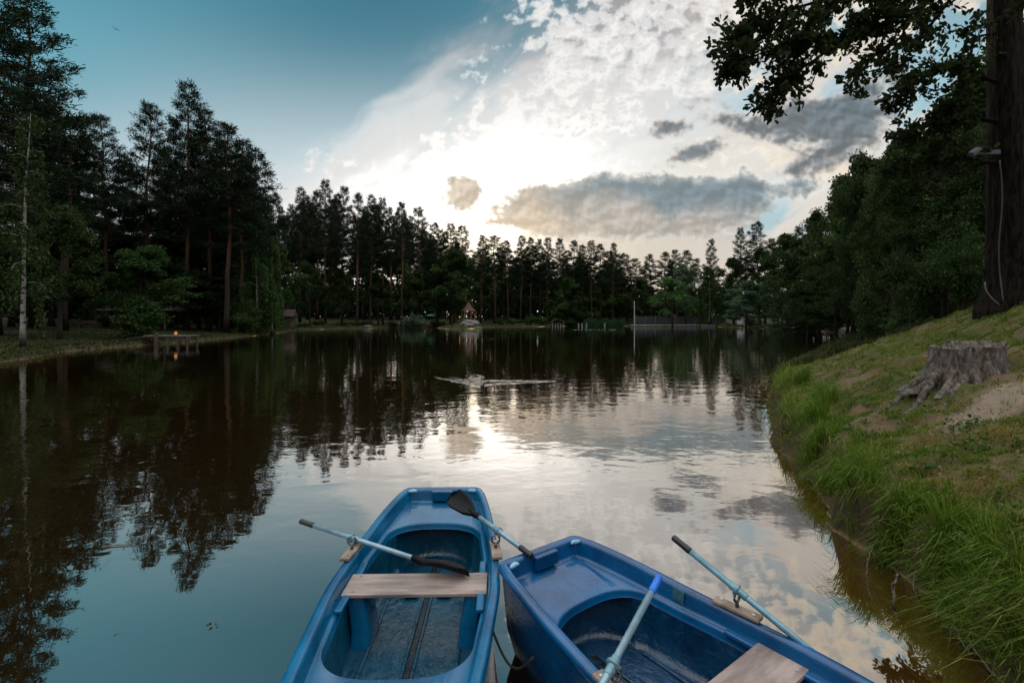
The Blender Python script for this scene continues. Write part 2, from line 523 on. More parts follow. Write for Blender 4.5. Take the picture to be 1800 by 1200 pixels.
def build_ground():
    fr = np.linspace(R(-62), R(62), 560); bk = np.linspace(R(62), R(298), 62)[1:-1]
    th = np.concatenate([fr, bk])
    r = np.concatenate([.6 * 1.0115 ** np.arange(410), .6 * 1.0115 ** 409 * 1.06 ** np.arange(1, 70)])
    TH, RR = np.meshgrid(th, r)
    x, y = np.sin(TH) * RR, np.cos(TH) * RR
    s = shore_dist(x, y)
    z = ground(x, y, s)
    V = np.stack([x, y, z], -1).reshape(-1, 3)
    n, k = len(r), len(th)
    i = np.arange(n - 1)[:, None] * k; j = np.arange(k)[None, :]; j2 = (j + 1) % k
    F = np.stack([i + j2, i + j, i + k + j, i + k + j2], -1).reshape(-1, 4)
    V = np.concatenate([V, [[0, 0, -1.2]]]); c = len(V) - 1
    tri = np.stack([np.arange(k), (np.arange(k) + 1) % k, np.full(k, c)], -1)[:, [1, 0, 2]][:, ::-1]
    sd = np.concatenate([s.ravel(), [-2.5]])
    # where bare sand and trodden soil lie
    p = W(1745, 735, .9)
    sand = np.exp(-(((V[:, 0] - 6.6) / 1.5) ** 2 + ((V[:, 1] - 5.75) / .55) ** 2)) * 1.5
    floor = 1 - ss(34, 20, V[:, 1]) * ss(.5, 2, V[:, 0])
    me = np_mesh('ground', V, [F, tri], True, {'shore': sd, 'sand': sand, 'forest_shade': floor})
    m, t, b = new_mat('soil_and_turf')
    P = pos(t)
    sh, sa = attr(t, 'shore'), attr(t, 'sand')
    n1, n2, n3 = noise(t, P, .9, 5, .6), noise(t, P, 5, 5, .65), noise(t, P, 28, 4, .7)
    soil = mixc(t, n2, (.060, .040, .024), (.170, .118, .074))
    soil = mixc(t, sstep(.45, .75, n3), soil, (.17, .125, .075))
    green = mixc(t, n2, (.028, .040, .010), (.080, .078, .022))
    turf = mixc(t, sstep(.41, .58, n1 * .6 + n2 * .4), soil, green)
    # needle-strewn floor round the pond, its colour darkened for shade under the trees
    turf = mixc(t, attr(t, 'forest_shade'), turf, mixc(t, sstep(.4, .6, n1), (.022, .018, .010), (.030, .040, .014)))
    sandc = mixc(t, n3, (.13, .098, .072), (.27, .215, .165))
    c = mixc(t, sstep(.25, .95, sa + (n2 - .5) * 1.3 + (n3 - .5) * .5), turf, sandc)
    # a strip of bare sandy mud along the water
    mud = mixc(t, n2, (.022, .015, .009), (.085, .060, .036))
    c = mixc(t, sstep(.55, .10, sh + (n2 - .5) * .5), c, mud)
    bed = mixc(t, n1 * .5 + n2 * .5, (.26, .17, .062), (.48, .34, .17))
    bed = mixc(t, sstep(-.2, -2.2, sh + (n1 - .5) * 1.0), bed, (.035, .024, .012))  # deep bed darkened in its colour, in place of light lost in the water
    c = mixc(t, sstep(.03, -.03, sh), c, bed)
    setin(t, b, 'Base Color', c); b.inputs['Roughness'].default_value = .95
    b.inputs['Specular IOR Level'].default_value = .15
    setin(t, b, 'Normal', bump(t, n3 * .6 + n2, .035))
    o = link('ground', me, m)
    tag(o, kind='structure')


build_ground()


# ------------------------------------------------------------------ water
DUCKS = [(848, 681, 200.0), (984, 669, -80.0)]      # photo pixel, heading in degrees (0 = away, turning to the left)


def build_water():
    n = 90
    xs = np.linspace(-75, 72, n); ys = np.linspace(-15, 150, n)
    X, Y = np.meshgrid(xs, ys)
    V = np.stack([X, Y, X * 0], -1).reshape(-1, 3)
    i = np.arange(n - 1)[:, None] * n; j = np.arange(n - 1)[None, :]
    F = np.stack([i + j, i + j + 1, i + n + j + 1, i + n + j], -1).reshape(-1, 4)
    me = np_mesh('lake_water', V, [F], True)
    m = bpy.data.materials.new('pond_water'); m.use_nodes = True
    t = m.node_tree; t.nodes.clear()
    out = t.nodes.new('ShaderNodeOutputMaterial')
    P = pos(t); px, py, pz = sep(t, P)
    calm = sstep(.35, .65, noise(t, P, .12, 2))
    h = noise(t, vmul(t, P, (1.0, 1.3, 1)), 1.0, 2, .45, dist=.4) * (sstep(3.5, 9, py) * .0075 + .0015) + noise(t, vmul(t, P, (1.0, 1.5, 1)), 3.2, 2, .5, dist=.4) * (calm * .0028 + .0009) * (sstep(3.5, 8, py) * .8 + .2)
    for qx, qy, hd in DUCKS:
        w = W(qx, qy); c, s = math.cos(R(hd)), math.sin(R(hd))
        fx, fy = -s, c                                    # heading
        dx, dy = px - w.x, py - w.y
        al = (dx * fx + dy * fy) * -1.0                   # distance behind the bird
        la = (dx * fy - dy * fx + (noise(t, P, 1.3, 2) - .5) * .35 * al).abs()
        arm = (la - al * .24) / (al * .035 + .06)
        env = sstep(-.05, .25, al) * sstep(4.2, 1.0, al)
        brk = sstep(.38, .60, noise(t, vmul(t, P, (1, 2.2, 1)), 2.6, 3)) * .9 + .1
        h = h + (arm * arm * -1.0).exp() * env * brk * .017
        arm2 = (la - al * .10) / (al * .03 + .05)
        h = h + (arm2 * arm2 * -1.0).exp() * env * brk * .010
    nrm = bump(t, h, 1.0)
    fr = t.nodes.new('ShaderNodeFresnel'); fr.inputs['IOR'].default_value = 1.33
    t.links.new(nrm, fr.inputs['Normal'])
    f = (NX(t, fr.outputs[0]) * .70 + .46).min(.97)
    gl = t.nodes.new('ShaderNodeBsdfGlossy'); gl.inputs['Roughness'].default_value = .015
    gl.inputs['Color'].default_value = (1.0, .965, .925, 1); t.links.new(nrm, gl.inputs['Normal'])
    tr = t.nodes.new('ShaderNodeBsdfTransparent'); tr.inputs['Color'].default_value = (.74, .56, .30, 1)
    df = t.nodes.new('ShaderNodeBsdfDiffuse'); df.inputs['Color'].default_value = (.034, .022, .008, 1)
    m1 = t.nodes.new('ShaderNodeMixShader'); m1.inputs[0].default_value = .25
    t.links.new(tr.outputs[0], m1.inputs[1]); t.links.new(df.outputs[0], m1.inputs[2])
    m2 = t.nodes.new('ShaderNodeMixShader'); t.links.new(f.v, m2.inputs[0])
    t.links.new(m1.outputs[0], m2.inputs[1]); t.links.new(gl.outputs[0], m2.inputs[2])
    t.links.new(m2.outputs[0], out.inputs[0])
    o = link('lake_water', me, m)
    tag(o, kind='structure')


build_water()


# ------------------------------------------------------------------ rowing boats
def boat_paint(name, dark, mid, worn):
    m, t, b = new_mat(name)
    o = objco(t)
    n1, n2 = noise(t, o, 2.2, 5, .6), noise(t, vmul(t, o, (1, .35, 1)), 22, 4, .7)
    c = mixc(t, sstep(.3, .7, n1), dark, mid)
    c = mixc(t, sstep(.58, .80, n2 * .6 + n1 * .4) * .6, c, worn)
    scr = noise(t, vmul(t, o, (40, 2.5, 8)), 3, 3, .5)
    c = mixc(t, sstep(.68, .74, scr) * .5, c, worn)
    setin(t, b, 'Base Color', c)
    setin(t, b, 'Roughness', (n2 - .5) * .35 + .27)
    b.inputs['Specular IOR Level'].default_value = .3
    b.inputs['Coat Weight'].default_value = .42; b.inputs['Coat Roughness'].default_value = .12
    setin(t, b, 'Normal', bump(t, n2, .004))
    return m


def wet_floor(name, col, col2):
    m, t, b = new_mat(name)
    o = objco(t)
    n1, n2, n3 = noise(t, o, 3.0, 5, .65), noise(t, vmul(t, o, (1.6, 1, 1)), 13, 4, .65, dist=.8), noise(t, o, 60, 3, .7)
    c = mixc(t, sstep(.3, .7, n1), col, col2)
    c = mixc(t, sstep(.62, .72, n3) * .35, c, (.10, .12, .13))
    setin(t, b, 'Base Color', c)
    setin(t, b, 'Roughness', sstep(.40, .62, n1) * .25 + .12)
    b.inputs['Specular IOR Level'].default_value = .6
    setin(t, b, 'Normal', bump(t, n2, .010))
    return m


M = {}
M['grip_black'] = simple('black_rubber', (.008, .009, .011), .45, .3)
M['blade'] = simple('black_plastic', (.004, .0045, .006), .5, .3, spec=.15)
M['alu'] = simple('painted_alloy', (.20, .32, .40), .30, .15, 12, .35)
M['alu_dull'] = simple('dull_alloy', (.13, .26, .33), .38, .2, 12, .3)
M['grip_blue'] = simple('blue_rubber', (.008, .12, .55), .5, .2)
M['plank'] = simple('weathered_plank', (.225, .178, .165), .45, .38, 4, stretch=(.6, 3, 3), bump_h=.003)
M['pad'] = simple('worn_pad', (.21, .155, .125), .6, .35, 9, bump_h=.002)
M['iron'] = simple('oarlock_iron', (.10, .11, .12), .4, .3, 20, .7)
M['stud'] = simple('bright_stud', (.6, .6, .62), .25, .1, 20, .9)
M['black_strip'] = simple('wet_black_strip', (.012, .016, .020), .25, .4, 30)
M['pale_grip'] = simple('pale_blue_plastic', (.20, .40, .55), .35, .2)
M['rope'] = simple('dark_rope', (.02, .017, .014), .8, .3, 40)

BL = 3.35                                        # boat length


def half_w(s):
    q = [0, .3, .6, 1.2, 1.7, 2.4, 3.0, 3.35]; w = [.385, .445, .495, .560, .572, .505, .425, .38]
    # smooth interpolation
    k = np.interp(s, q, w); k2 = np.interp(np.asarray(s) + .12, q, w); k3 = np.interp(np.asarray(s) - .12, q, w)
    return (k + k2 + k3) / 3


def sheer(s): return .515 + .075 * ss(1.5, 0, np.asarray(s, np.float32)) ** 1.2 + .02 * ss(2.2, 3.3, np.asarray(s, np.float32))


def half_outline():
    """from the middle of the bow round one side to the middle of the stern: x, s and the opening's x, s"""
    r = .09
    pts = [(x, 0.0) for x in np.linspace(0, half_w(0.0) - r, 7)[:-1]]
    pts += [(half_w(0.0) - r + r * math.sin(q), r - r * math.cos(q)) for q in np.linspace(0, math.pi / 2, 7)]
    side = np.linspace(.16, BL - .16, 56)
    pts += [(float(half_w(s)), s) for s in side]
    w1 = float(half_w(BL))
    pts += [(w1 - r + r * math.cos(q), BL - r + r * math.sin(q)) for q in np.linspace(0.1, math.pi / 2, 7)]
    pts += [(x, BL) for x in np.linspace(w1 - r, 0, 7)[1:]]
    pts = np.array(pts)
    s0, s1, e0, e1 = .50, 2.40, .26, .30              # cockpit opening and its rounded ends
    op = np.zeros_like(pts)
    x, s = pts[:, 0], pts[:, 1]
    ia = int(np.argmax(s >= s0 + e0)); ib = int(np.argmax(s >= s1 - e1))
    q = np.linspace(0, math.pi / 2, ia, endpoint=False)
    wa = half_w(s0 + e0) - .099
    op[:ia] = np.stack([wa * np.sin(q) ** .72, s0 + e0 * (1 - np.cos(q))], -1)
    op[ia:ib, 0] = half_w(s[ia:ib]) - .099; op[ia:ib, 1] = s[ia:ib]
    q = np.linspace(math.pi / 2, 0, len(s) - ib + 1)[1:]
    wb = half_w(s1 - e1) - .099
    op[ib:] = np.stack([wb * np.sin(q) ** .62, s1 - e1 + e1 * np.cos(q)], -1)
    return pts, op


def offset(p, d):
    """move a half outline inwards by d"""
    t = np.gradient(p, axis=0); t /= np.linalg.norm(t, axis=1, keepdims=True) + 1e-9
    nrm = np.stack([-t[:, 1], t[:, 0]], -1)           # inwards for this direction of travel
    d = np.broadcast_to(np.asarray(d, float), (len(p),)); q = p + nrm * d[:, None]
    q[0, 0] = 0; q[-1, 0] = 0; q[:, 0] = np.maximum(q[:, 0], 0)
    q[0, 1] = p[0, 1] + d[0]; q[-1, 1] = p[-1, 1] - d[-1]
    return q


def build_boat(paint, floor_m):
    root = empty('rowing_boat')
    H, O = half_outline()
    s = H[:, 1]; zg = sheer(s); c = BL / 2

    def scaled(kx, ky): return np.stack([H[:, 0] * kx, c + (s - c) * ky], -1)
    deck = np.minimum(zg - .075, .435) * 0 + (.42 + .045 * ss(1.0, 0, s))
    deck_o = .42 + .045 * ss(1.0, 0, O[:, 1])
    one = np.ones_like(s)
    loops = [(scaled(.55, .84), one * -.12), (scaled(.72, .89), one * -.09), (scaled(.84, .935), .0 * one), (scaled(.93, .965), .18 * one), (offset(H, .022), zg - .075),
             (offset(H, .017), zg - .058), (offset(H, .002), zg - .050), (offset(H, -.006), zg - .032), (offset(H, 0), zg - .010), (offset(H, .012), zg),
             (offset(H, .045), zg + .002), (offset(H, .060), zg - .006), (offset(H, .068), zg - .024), (offset(H, .078), deck + .022), (offset(H, .084), deck + .006), (offset(H, .096), deck),
             (O, deck_o), (offset(O, .008), deck_o - .004), (offset(O, .014), deck_o - .018), (offset(O, .014), deck_o - .045), (offset(O, .020), deck_o - .055)]
    # at the bow the well runs back under the deck
    und = -.17 * ss(1.0, .6, O[:, 1]) * np.clip(1 - (O[:, 0] / .36) ** 2, 0, 1)
    wall = [(offset(O, .022 + und * .7), deck_o - .06), (offset(O, .035 + und), .24 * one), (offset(O, .05 + und), .12 * one), (offset(O, .07 + und), .088 * one), (offset(O, .10 + und), .08 * one)]

    def loft(loops, name, mat, cap0, cap1):
        A = Acc(); L = []
        for p, z in loops:
            full = np.concatenate([np.stack([p[:, 0], -p[:, 1], z], -1), np.stack([-p[-2:0:-1, 0], -p[-2:0:-1, 1], z[-2:0:-1]], -1)])
            L.append(full)
        k = len(L[0]); n = len(L)
        i = np.arange(n - 1)[:, None] * k; j = np.arange(k)[None, :]; j2 = (j + 1) % k
        A.add(np.concatenate(L), np.stack([i + j, i + j2, i + k + j2, i + k + j], -1).reshape(-1, 4))
        if cap0: A.F.setdefault(k, []).append(np.arange(k)[None, ::-1])
        if cap1: A.F.setdefault(k, []).append(np.arange(k)[None] + (n - 1) * k)
        me = A.mesh(name, True)
        bm = bmesh.new(); bm.from_mesh(me); bmesh.ops.recalc_face_normals(bm, faces=bm.faces); bm.to_mesh(me); bm.free()
        return link(name, me, mat, root)
    hull = loft(loops, 'hull', paint, True, False)
    well = loft([loops[-1]] + wall, 'cockpit', floor_m, False, True)
    # keep the flat floor flat while the walls stay smooth
    for o in (hull, well):
        for p in o.data.polygons:
            if len(p.vertices) > 4: p.use_smooth = False

    def slab(name, mat, cx, cs, cz, dx, ds, dz, parent=root, rz=0.0, bev=.008, rot=None):
        A = Acc(); A.box((cx, -cs, cz), (dx, ds, dz), rz, rot=rot)
        return A.obj(name, mat, parent, bevel=bev)
    # thwart on its two knees
    thw = slab('thwart', M['plank'], 0, 1.53, .432, 2 * float(half_w(1.53)) - .17, .27, .026, bev=.006)
    for sx in (-1, 1):
        for ds in (-.10, .10):
            A = Acc(); A.tube([(sx * .415, -1.53 + ds, .444), (sx * .415, -1.53 + ds, .450)], .008, 8); A.obj('stud', M['stud'], thw)
    for sx in (-1, 1):
        A = Acc()
        V = []
        for z, h, w0 in ((.075, .16, .13), (.20, .13, .12), (.419, .115, .115)):
            xo = sx * (.455 if z > .3 else .42)
            V += [(xo, -1.53 - h, z), (xo - sx * w0, -1.53 - h * .9, z), (xo - sx * w0, -1.53 + h * .9, z), (xo, -1.53 + h, z)]
        F = [(i + a, i + (a + 1) % 4, i + 4 + (a + 1) % 4, i + 4 + a) for i in (0, 4) for a in range(4)] + [(8, 9, 10, 11)]
        A.add(V, F)
        o = A.obj('seat_support', paint, root, True, bevel=.02)
        slab('side_rail', paint, sx * .445, 1.53, .428, .05, .62, .03, bev=.01)
    # floor: keel strip and two bottom boards pressed into the moulding
    A = Acc(); A.box((0, -1.42, .083), (.035, 1.74, .014)); ks = A.obj('keel_strip', M['black_strip'], root, bevel=.004)
    for sx in (-1, 1):
        slab('keel_rib', floor_m, sx * .032, 1.42, .087, .022, 1.72, .022, bev=.007)
        slab('bottom_board', floor_m, sx * .30, 1.42, .085, .025, 1.40, .022, bev=.008)
        slab('foot_block', M['foot'], sx * .125, 1.05, .112, .11, .07, .055, bev=.015)
    # bow: recessed pad in the middle, a hand grip at each corner
    slab('bow_pad', paint, 0, .10, .535, .21, .045, .10, bev=.012)
    for sx in (-1, 1):
        A = Acc()
        q = np.linspace(-.055, .055, 7)
        P = np.stack([sx * (.292 + q * .75), -.090 - np.abs(q + .02) * .28, .582 + 0 * q], -1)
        A.tube(P, [.008, .014, .017, .018, .017, .014, .008], 8)
        A.obj('corner_grip', M['pale_grip'], root, True)
    # oarlock plates on the gunwale
    for sx in (-1, 1):
        w = float(half_w(1.24)); zz = float(sheer(1.24))
        pl = slab('oarlock_plate', M['pad'], sx * (w - .02), 1.24, zz + .016, .075, .28, .028, rz=sx * .10, bev=.010)
        A = Acc()
        A.tube([(sx * (w - .02), -1.24, zz + .03), (sx * (w - .02), -1.24, zz + .062)], .011, 8)
        ring = [(sx * (w - .02) + .031 * math.sin(q), -1.24, zz + .093 + .031 * math.cos(q)) for q in np.linspace(.5, 2 * math.pi - .5, 13)]
        A.tube(ring, .008, 8)
        A.obj('oarlock', M['iron'], pl, True)
        for ds in (-.10, .10):
            A = Acc(); A.tube([(sx * (w - .02), -1.24 + ds, zz + .03), (sx * (w - .02), -1.24 + ds, zz + .034)], .010, 8); A.obj('stud', M['stud'], pl)
    return root


def build_oar(label, grip, lock, tip, grip_mat, shaft_mat, roll=0.0, blade_at=.60, collar_len=.10):
    """grip end, point held in the oarlock and blade tip are world points on one line"""
    g, l, b = Vector(grip), Vector(lock), Vector(tip)
    root = empty('oar')
    root.location = l
    ax = (b - g).normalized()
    root.rotation_mode = 'QUATERNION'
    root.rotation_quaternion = ax.to_track_quat('Y', 'Z') @ Euler((0, roll, 0)).to_quaternion()
    y0, y1 = -(l - g).length, (b - l).length
    bl = .40
    A = Acc(); A.tube([(0, y0 + .12, 0), (0, y1 - bl + .05, 0)], .0185, 12); A.obj('shaft', shaft_mat, root, True)
    A = Acc(); A.tube([(0, y0, 0), (0, y0 + .006, 0), (0, y0 + .065, 0), (0, y0 + .125, 0), (0, y0 + .135, 0)], [.016, .021, .0205, .022, .019], 12); A.obj('grip', grip_mat, root, True)
    A = Acc(); A.tube([(0, -.055, 0), (0, -.05, 0), (0, .05, 0), (0, .055, 0)], [.019, .0225, .0225, .019], 12)
    A.tube([(0, -.022, 0), (0, -.018, 0), (0, -.004, 0), (0, 0, 0)], [.022, .034, .034, .022], 14); A.obj('collar', M['alu_dull'], root, True)
    # spoon blade with three ribs
    A = Acc()
    ts = np.linspace(0, 1, 12); us = np.linspace(-1, 1, 9)
    wid = np.interp(ts, [0, .10, .25, .6, .85, .96, 1], [.02, .026, .062, .088, .080, .052, .012])
    top, bot = [], []
    for ti, w in zip(ts, wid):
        for u in us:
            x = u * w; y = y1 - bl + bl * ti - .03 * (u * u) * (ti > .9)
            z = .030 * u * u * min(1, ti * 2) + .02 * math.sin(ti * 2.4) - .012
            rib = .006 * max(0, 1 - abs(abs(u) - .45) * 6) + .008 * max(0, 1 - abs(u) * 6)
            th = .016 * (1 - ti) + .004
            top.append((x, y, z + th + rib * (1 - ti * .7))); bot.append((x, y, z - th))
    n, k = len(ts), len(us)
    i = np.arange(n - 1)[:, None] * k; j = np.arange(k - 1)[None, :]
    F = np.stack([i + j, i + j + 1, i + k + j + 1, i + k + j], -1).reshape(-1, 4)
    rimq = [(q * k, (q + 1) * k, n * k + (q + 1) * k, n * k + q * k) for q in range(n - 1)]
    rimq += [(q * k + k - 1, n * k + q * k + k - 1, n * k + (q + 1) * k + k - 1, (q + 1) * k + k - 1) for q in range(n - 1)]
    rimq += [((n - 1) * k + q, (n - 1) * k + q + 1, 2 * n * k - k + q + 1, 2 * n * k - k + q) for q in range(k - 1)]
    rimq += [(q + 1, q, n * k + q, n * k + q + 1) for q in range(k - 1)]
    A.add(top + bot, np.concatenate([F, F[:, ::-1] + n * k, rimq]))
    A.tube([(0, y1 - bl - .06, 0), (0, y1 - bl + .04, 0), (0, y1 - bl + .12, .004)], [.024, .024, .012], 10)
    A.obj('blade', M['blade'], root, True)
    tag(root, label, 'oar')
    return root


def build_boats():
    M['foot'] = simple('blue_foot_block', (.010, .06, .19), .4, .3)
    p1 = boat_paint('boat_paint_teal', (.0002, .056, .140), (.0008, .112, .250), (.05, .21, .30))
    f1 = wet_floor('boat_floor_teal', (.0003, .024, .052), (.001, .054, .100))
    b1 = build_boat(p1, f1)
    b1.location = (-.69, 4.87, 0); b1.rotation_euler = (R(-.6), 0, R(1.3))
    tag(b1, 'teal blue plastic rowing boat pointing straight out, a plank seat and both oars aboard', 'boat', 'rowing boats')
    M['foot'] = simple('deep_blue_foot_block', (.006, .04, .22), .4, .3)
    p2 = boat_paint('boat_paint_blue', (.0001, .036, .115), (.0003, .080, .225), (.03, .15, .25))
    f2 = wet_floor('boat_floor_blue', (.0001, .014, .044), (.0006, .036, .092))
    b2 = build_boat(p2, f2)
    b2.location = (.19, 3.60, 0); b2.rotation_euler = (0, 0, R(36.5))
    tag(b2, 'deeper blue rowing boat lying askew, with a plate inside and a blue-gripped oar', 'boat', 'rowing boats')
    A = Acc(); A.box((.452, -.86, .49), (.006, .155, .075), rot=(0, R(8), R(-6)))
    pl = A.obj('maker_plate', simple('dark_teal_plate', (.03, .10, .13), .35, .3, 30), b2, bevel=.002)
    # oars
    build_oar('pale blue oar laid across the teal boat, its dark blade on the seat', (-1.70, 3.88, .662), (-1.224, 3.717, .600), (-.30, 3.396, .48), M['grip_black'], M['alu'], roll=R(-24))
    build_oar('pale blue oar with its ribbed black blade resting over the bow of the teal boat', (.141, 3.432, .605), (-.11, 3.753, .642), (-.55, 4.31, .708), M['grip_black'], M['alu'], roll=R(-35))
    build_oar('slate blue oar with black grip, its blade down outside the deeper blue hull', (1.07, 3.217, .838), (1.36, 2.905, .655), (2.04, 2.176, .228), M['grip_black'], M['alu_dull'], roll=R(60))
    build_oar('oar with a bright blue grip sticking up over the deeper blue boat', (.855, 2.80, .80), (.475, 2.30, .64), (-.16, 1.46, .38), M['grip_blue'], M['alu'], roll=R(10))
    # mooring line between the hulls
    A = Acc(); q = np.linspace(0, 1, 14)
    A.tube(np.stack([-.135 + .26 * q, 3.0 - .18 * q, .40 - .16 * np.sin(q * 3.14) - .08 * q], -1), .008, 6)
    o = A.obj('mooring_line', M['rope'], None, True); tag(o, 'thin dark line slung between the hulls of the two blue boats', 'rope')


build_boats()


# ------------------------------------------------------------------ trees
def leaf_mat(name, cols, trans=.25, rough=.55, patch=.5):
    """foliage: its own colour varies from tree to tree, clump to clump and leaf to leaf"""
    m = bpy.data.materials.new(name); m.use_nodes = True
    t = m.node_tree; t.nodes.clear()
    out = t.nodes.new('ShaderNodeOutputMaterial')
    oi = t.nodes.new('ShaderNodeObjectInfo')
    n = noise(t, pos(t), patch, 3, .6)
    leaf = attr(t, 'leaf')
    k = NX(t, oi.outputs['Random']) * .35 + n * .55 + (leaf - .5) * .6
    c = mixc(t, sstep(.1, .9, k), cols[0], cols[1])
    c = mixc(t, sstep(.93, .99, leaf) * .7, c, cols[2])
    d = t.nodes.new('ShaderNodeBsdfDiffuse'); t.links.new(c, d.inputs[0])
    tl = t.nodes.new('ShaderNodeBsdfTranslucent'); t.links.new(vscale(t, c, 1.3), tl.inputs[0])
    g = t.nodes.new('ShaderNodeBsdfGlossy'); g.inputs['Roughness'].default_value = rough; g.inputs['Color'].default_value = (.6, .65, .6, 1)
    a = t.nodes.new('ShaderNodeMixShader'); a.inputs[0].default_value = trans
    t.links.new(d.outputs[0], a.inputs[1]); t.links.new(tl.outputs[0], a.inputs[2])
    b = t.nodes.new('ShaderNodeMixShader'); b.inputs[0].default_value = .015
    t.links.new(a.outputs[0], b.inputs[1]); t.links.new(g.outputs[0], b.inputs[2])
    t.links.new(b.outputs[0], out.inputs[0])
    return m


def bark_mat(name, low, high, zc, scale=8, white=None):
    """bark: one colour at the butt, another higher up (zc = height where it turns)"""
    m, t, b = new_mat(name)
    o = objco(t); x, y, z = sep(t, o)
    n = noise(t, vmul(t, o, (1, 1, .25)), scale, 4, .65)
    c0 = mixc(t, n, tuple(q * .5 for q in low), tuple(q * 1.5 for q in low))
    c1 = mixc(t, n, tuple(q * .6 for q in high), tuple(q * 1.4 for q in high))
    c = mixc(t, sstep(zc * .6, zc * 1.2, z + (n - .5) * 3), c0, c1)
    if white:
        w = noise(t, vmul(t, o, (1, 1, 2.2)), 2.6, 4, .7)
        c = mixc(t, sstep(.54, .60, w), white, (.02, .018, .016))
        c = mixc(t, sstep(1.2, .2, z + (w - .5) * 2), c, (.03, .026, .022))
    setin(t, b, 'Base Color', c); b.inputs['Roughness'].default_value = .9; b.inputs['Specular IOR Level'].default_value = .15
    setin(t, b, 'Normal', bump(t, n, .05))
    return m


def unit(v): return v / (np.linalg.norm(v, axis=-1, keepdims=True) + 1e-9)


def blades(rs, C, D, n, ln, wd, spread, jit):
    """n needle sprays (thin quads) at every centre C, pointing round D"""
    k = len(C)
    c = np.repeat(C, n, 0) + rs.normal(0, jit, (k * n, 3))
    d = unit(np.repeat(D, n, 0) + rs.normal(0, spread, (k * n, 3)))
    L = ln * rs.uniform(.6, 1.25, (k * n, 1)); w = wd * rs.uniform(.7, 1.3, (k * n, 1))
    s = unit(np.cross(d, rs.normal(0, 1, (k * n, 3)))) * w
    V = np.stack([c - s * .5, c + s * .5, c + d * L + s * .35, c + d * L - s * .35], 1).reshape(-1, 3)
    F = np.arange(k * n * 4).reshape(-1, 4)
    at = np.repeat(rs.rand(k * n), 4)
    return V, F, at


def leaves(rs, P, size, up=.55, D=None):
    """one pointed leaf (rhomb, a little folded) at every point"""
    k = len(P)
    nrm = unit(rs.normal(0, 1, (k, 3)) + np.float32((0, 0, up)))
    d = unit(np.cross(nrm, rs.normal(0, 1, (k, 3)))) if D is None else unit(D + rs.normal(0, .35, (k, 3)))
    s = unit(np.cross(nrm, d))
    L = size * rs.uniform(.65, 1.3, (k, 1)); w = L * rs.uniform(.26, .40, (k, 1))
    V = np.stack([P, P + d * L * .45 + s * w + nrm * L * .06, P + d * L, P + d * L * .45 - s * w + nrm * L * .06], 1).reshape(-1, 3)
    F = np.arange(k * 4).reshape(-1, 4)
    return V, F, np.repeat(rs.rand(k), 4)


LM = {}
LM['pine'] = leaf_mat('pine_needles', [(.009, .019, .012), (.024, .040, .018), (.045, .05, .018)], .12)
LM['dark'] = leaf_mat('dark_leaves', [(.012, .026, .008), (.040, .068, .018), (.085, .11, .03)], .25)
LM['mid'] = leaf_mat('green_leaves', [(.020, .046, .012), (.056, .105, .026), (.10, .13, .04)], .3)
LM['light'] = leaf_mat('light_leaves', [(.040, .095, .028), (.095, .180, .050), (.14, .20, .06)], .3)
LM['grey'] = leaf_mat('grey_leaves', [(.042, .080, .048), (.095, .155, .090), (.14, .18, .10)], .25)
LM['oak'] = leaf_mat('oak_leaves', [(.008, .014, .005), (.024, .036, .010), (.06, .07, .018)], .45, patch=1.2)
BM = {}
BM['pine'] = bark_mat('pine_bark', (.034, .026, .020), (.105, .056, .031), 9)
BM['dark'] = bark_mat('dark_bark', (.035, .028, .022), (.05, .04, .03), 5)
BM['birch'] = bark_mat('birch_bark', (.30, .29, .27), (.30, .29, .27), 5, white=(.30, .29, .27))


def trunk_path(rs, H, n=12, wander=.012):
    z = np.linspace(0, 1, n)
    wx = np.cumsum(rs.normal(0, wander, n)) * H * .5; wy = np.cumsum(rs.normal(0, wander, n)) * H * .5
    wx -= wx[0]; wy -= wy[0]
    return np.stack([wx * z, wy * z, z * H], -1)


def at_height(path, f):
    z = np.linspace(0, 1, len(path))
    return np.array([np.interp(f, z, path[:, i]) for i in range(3)])


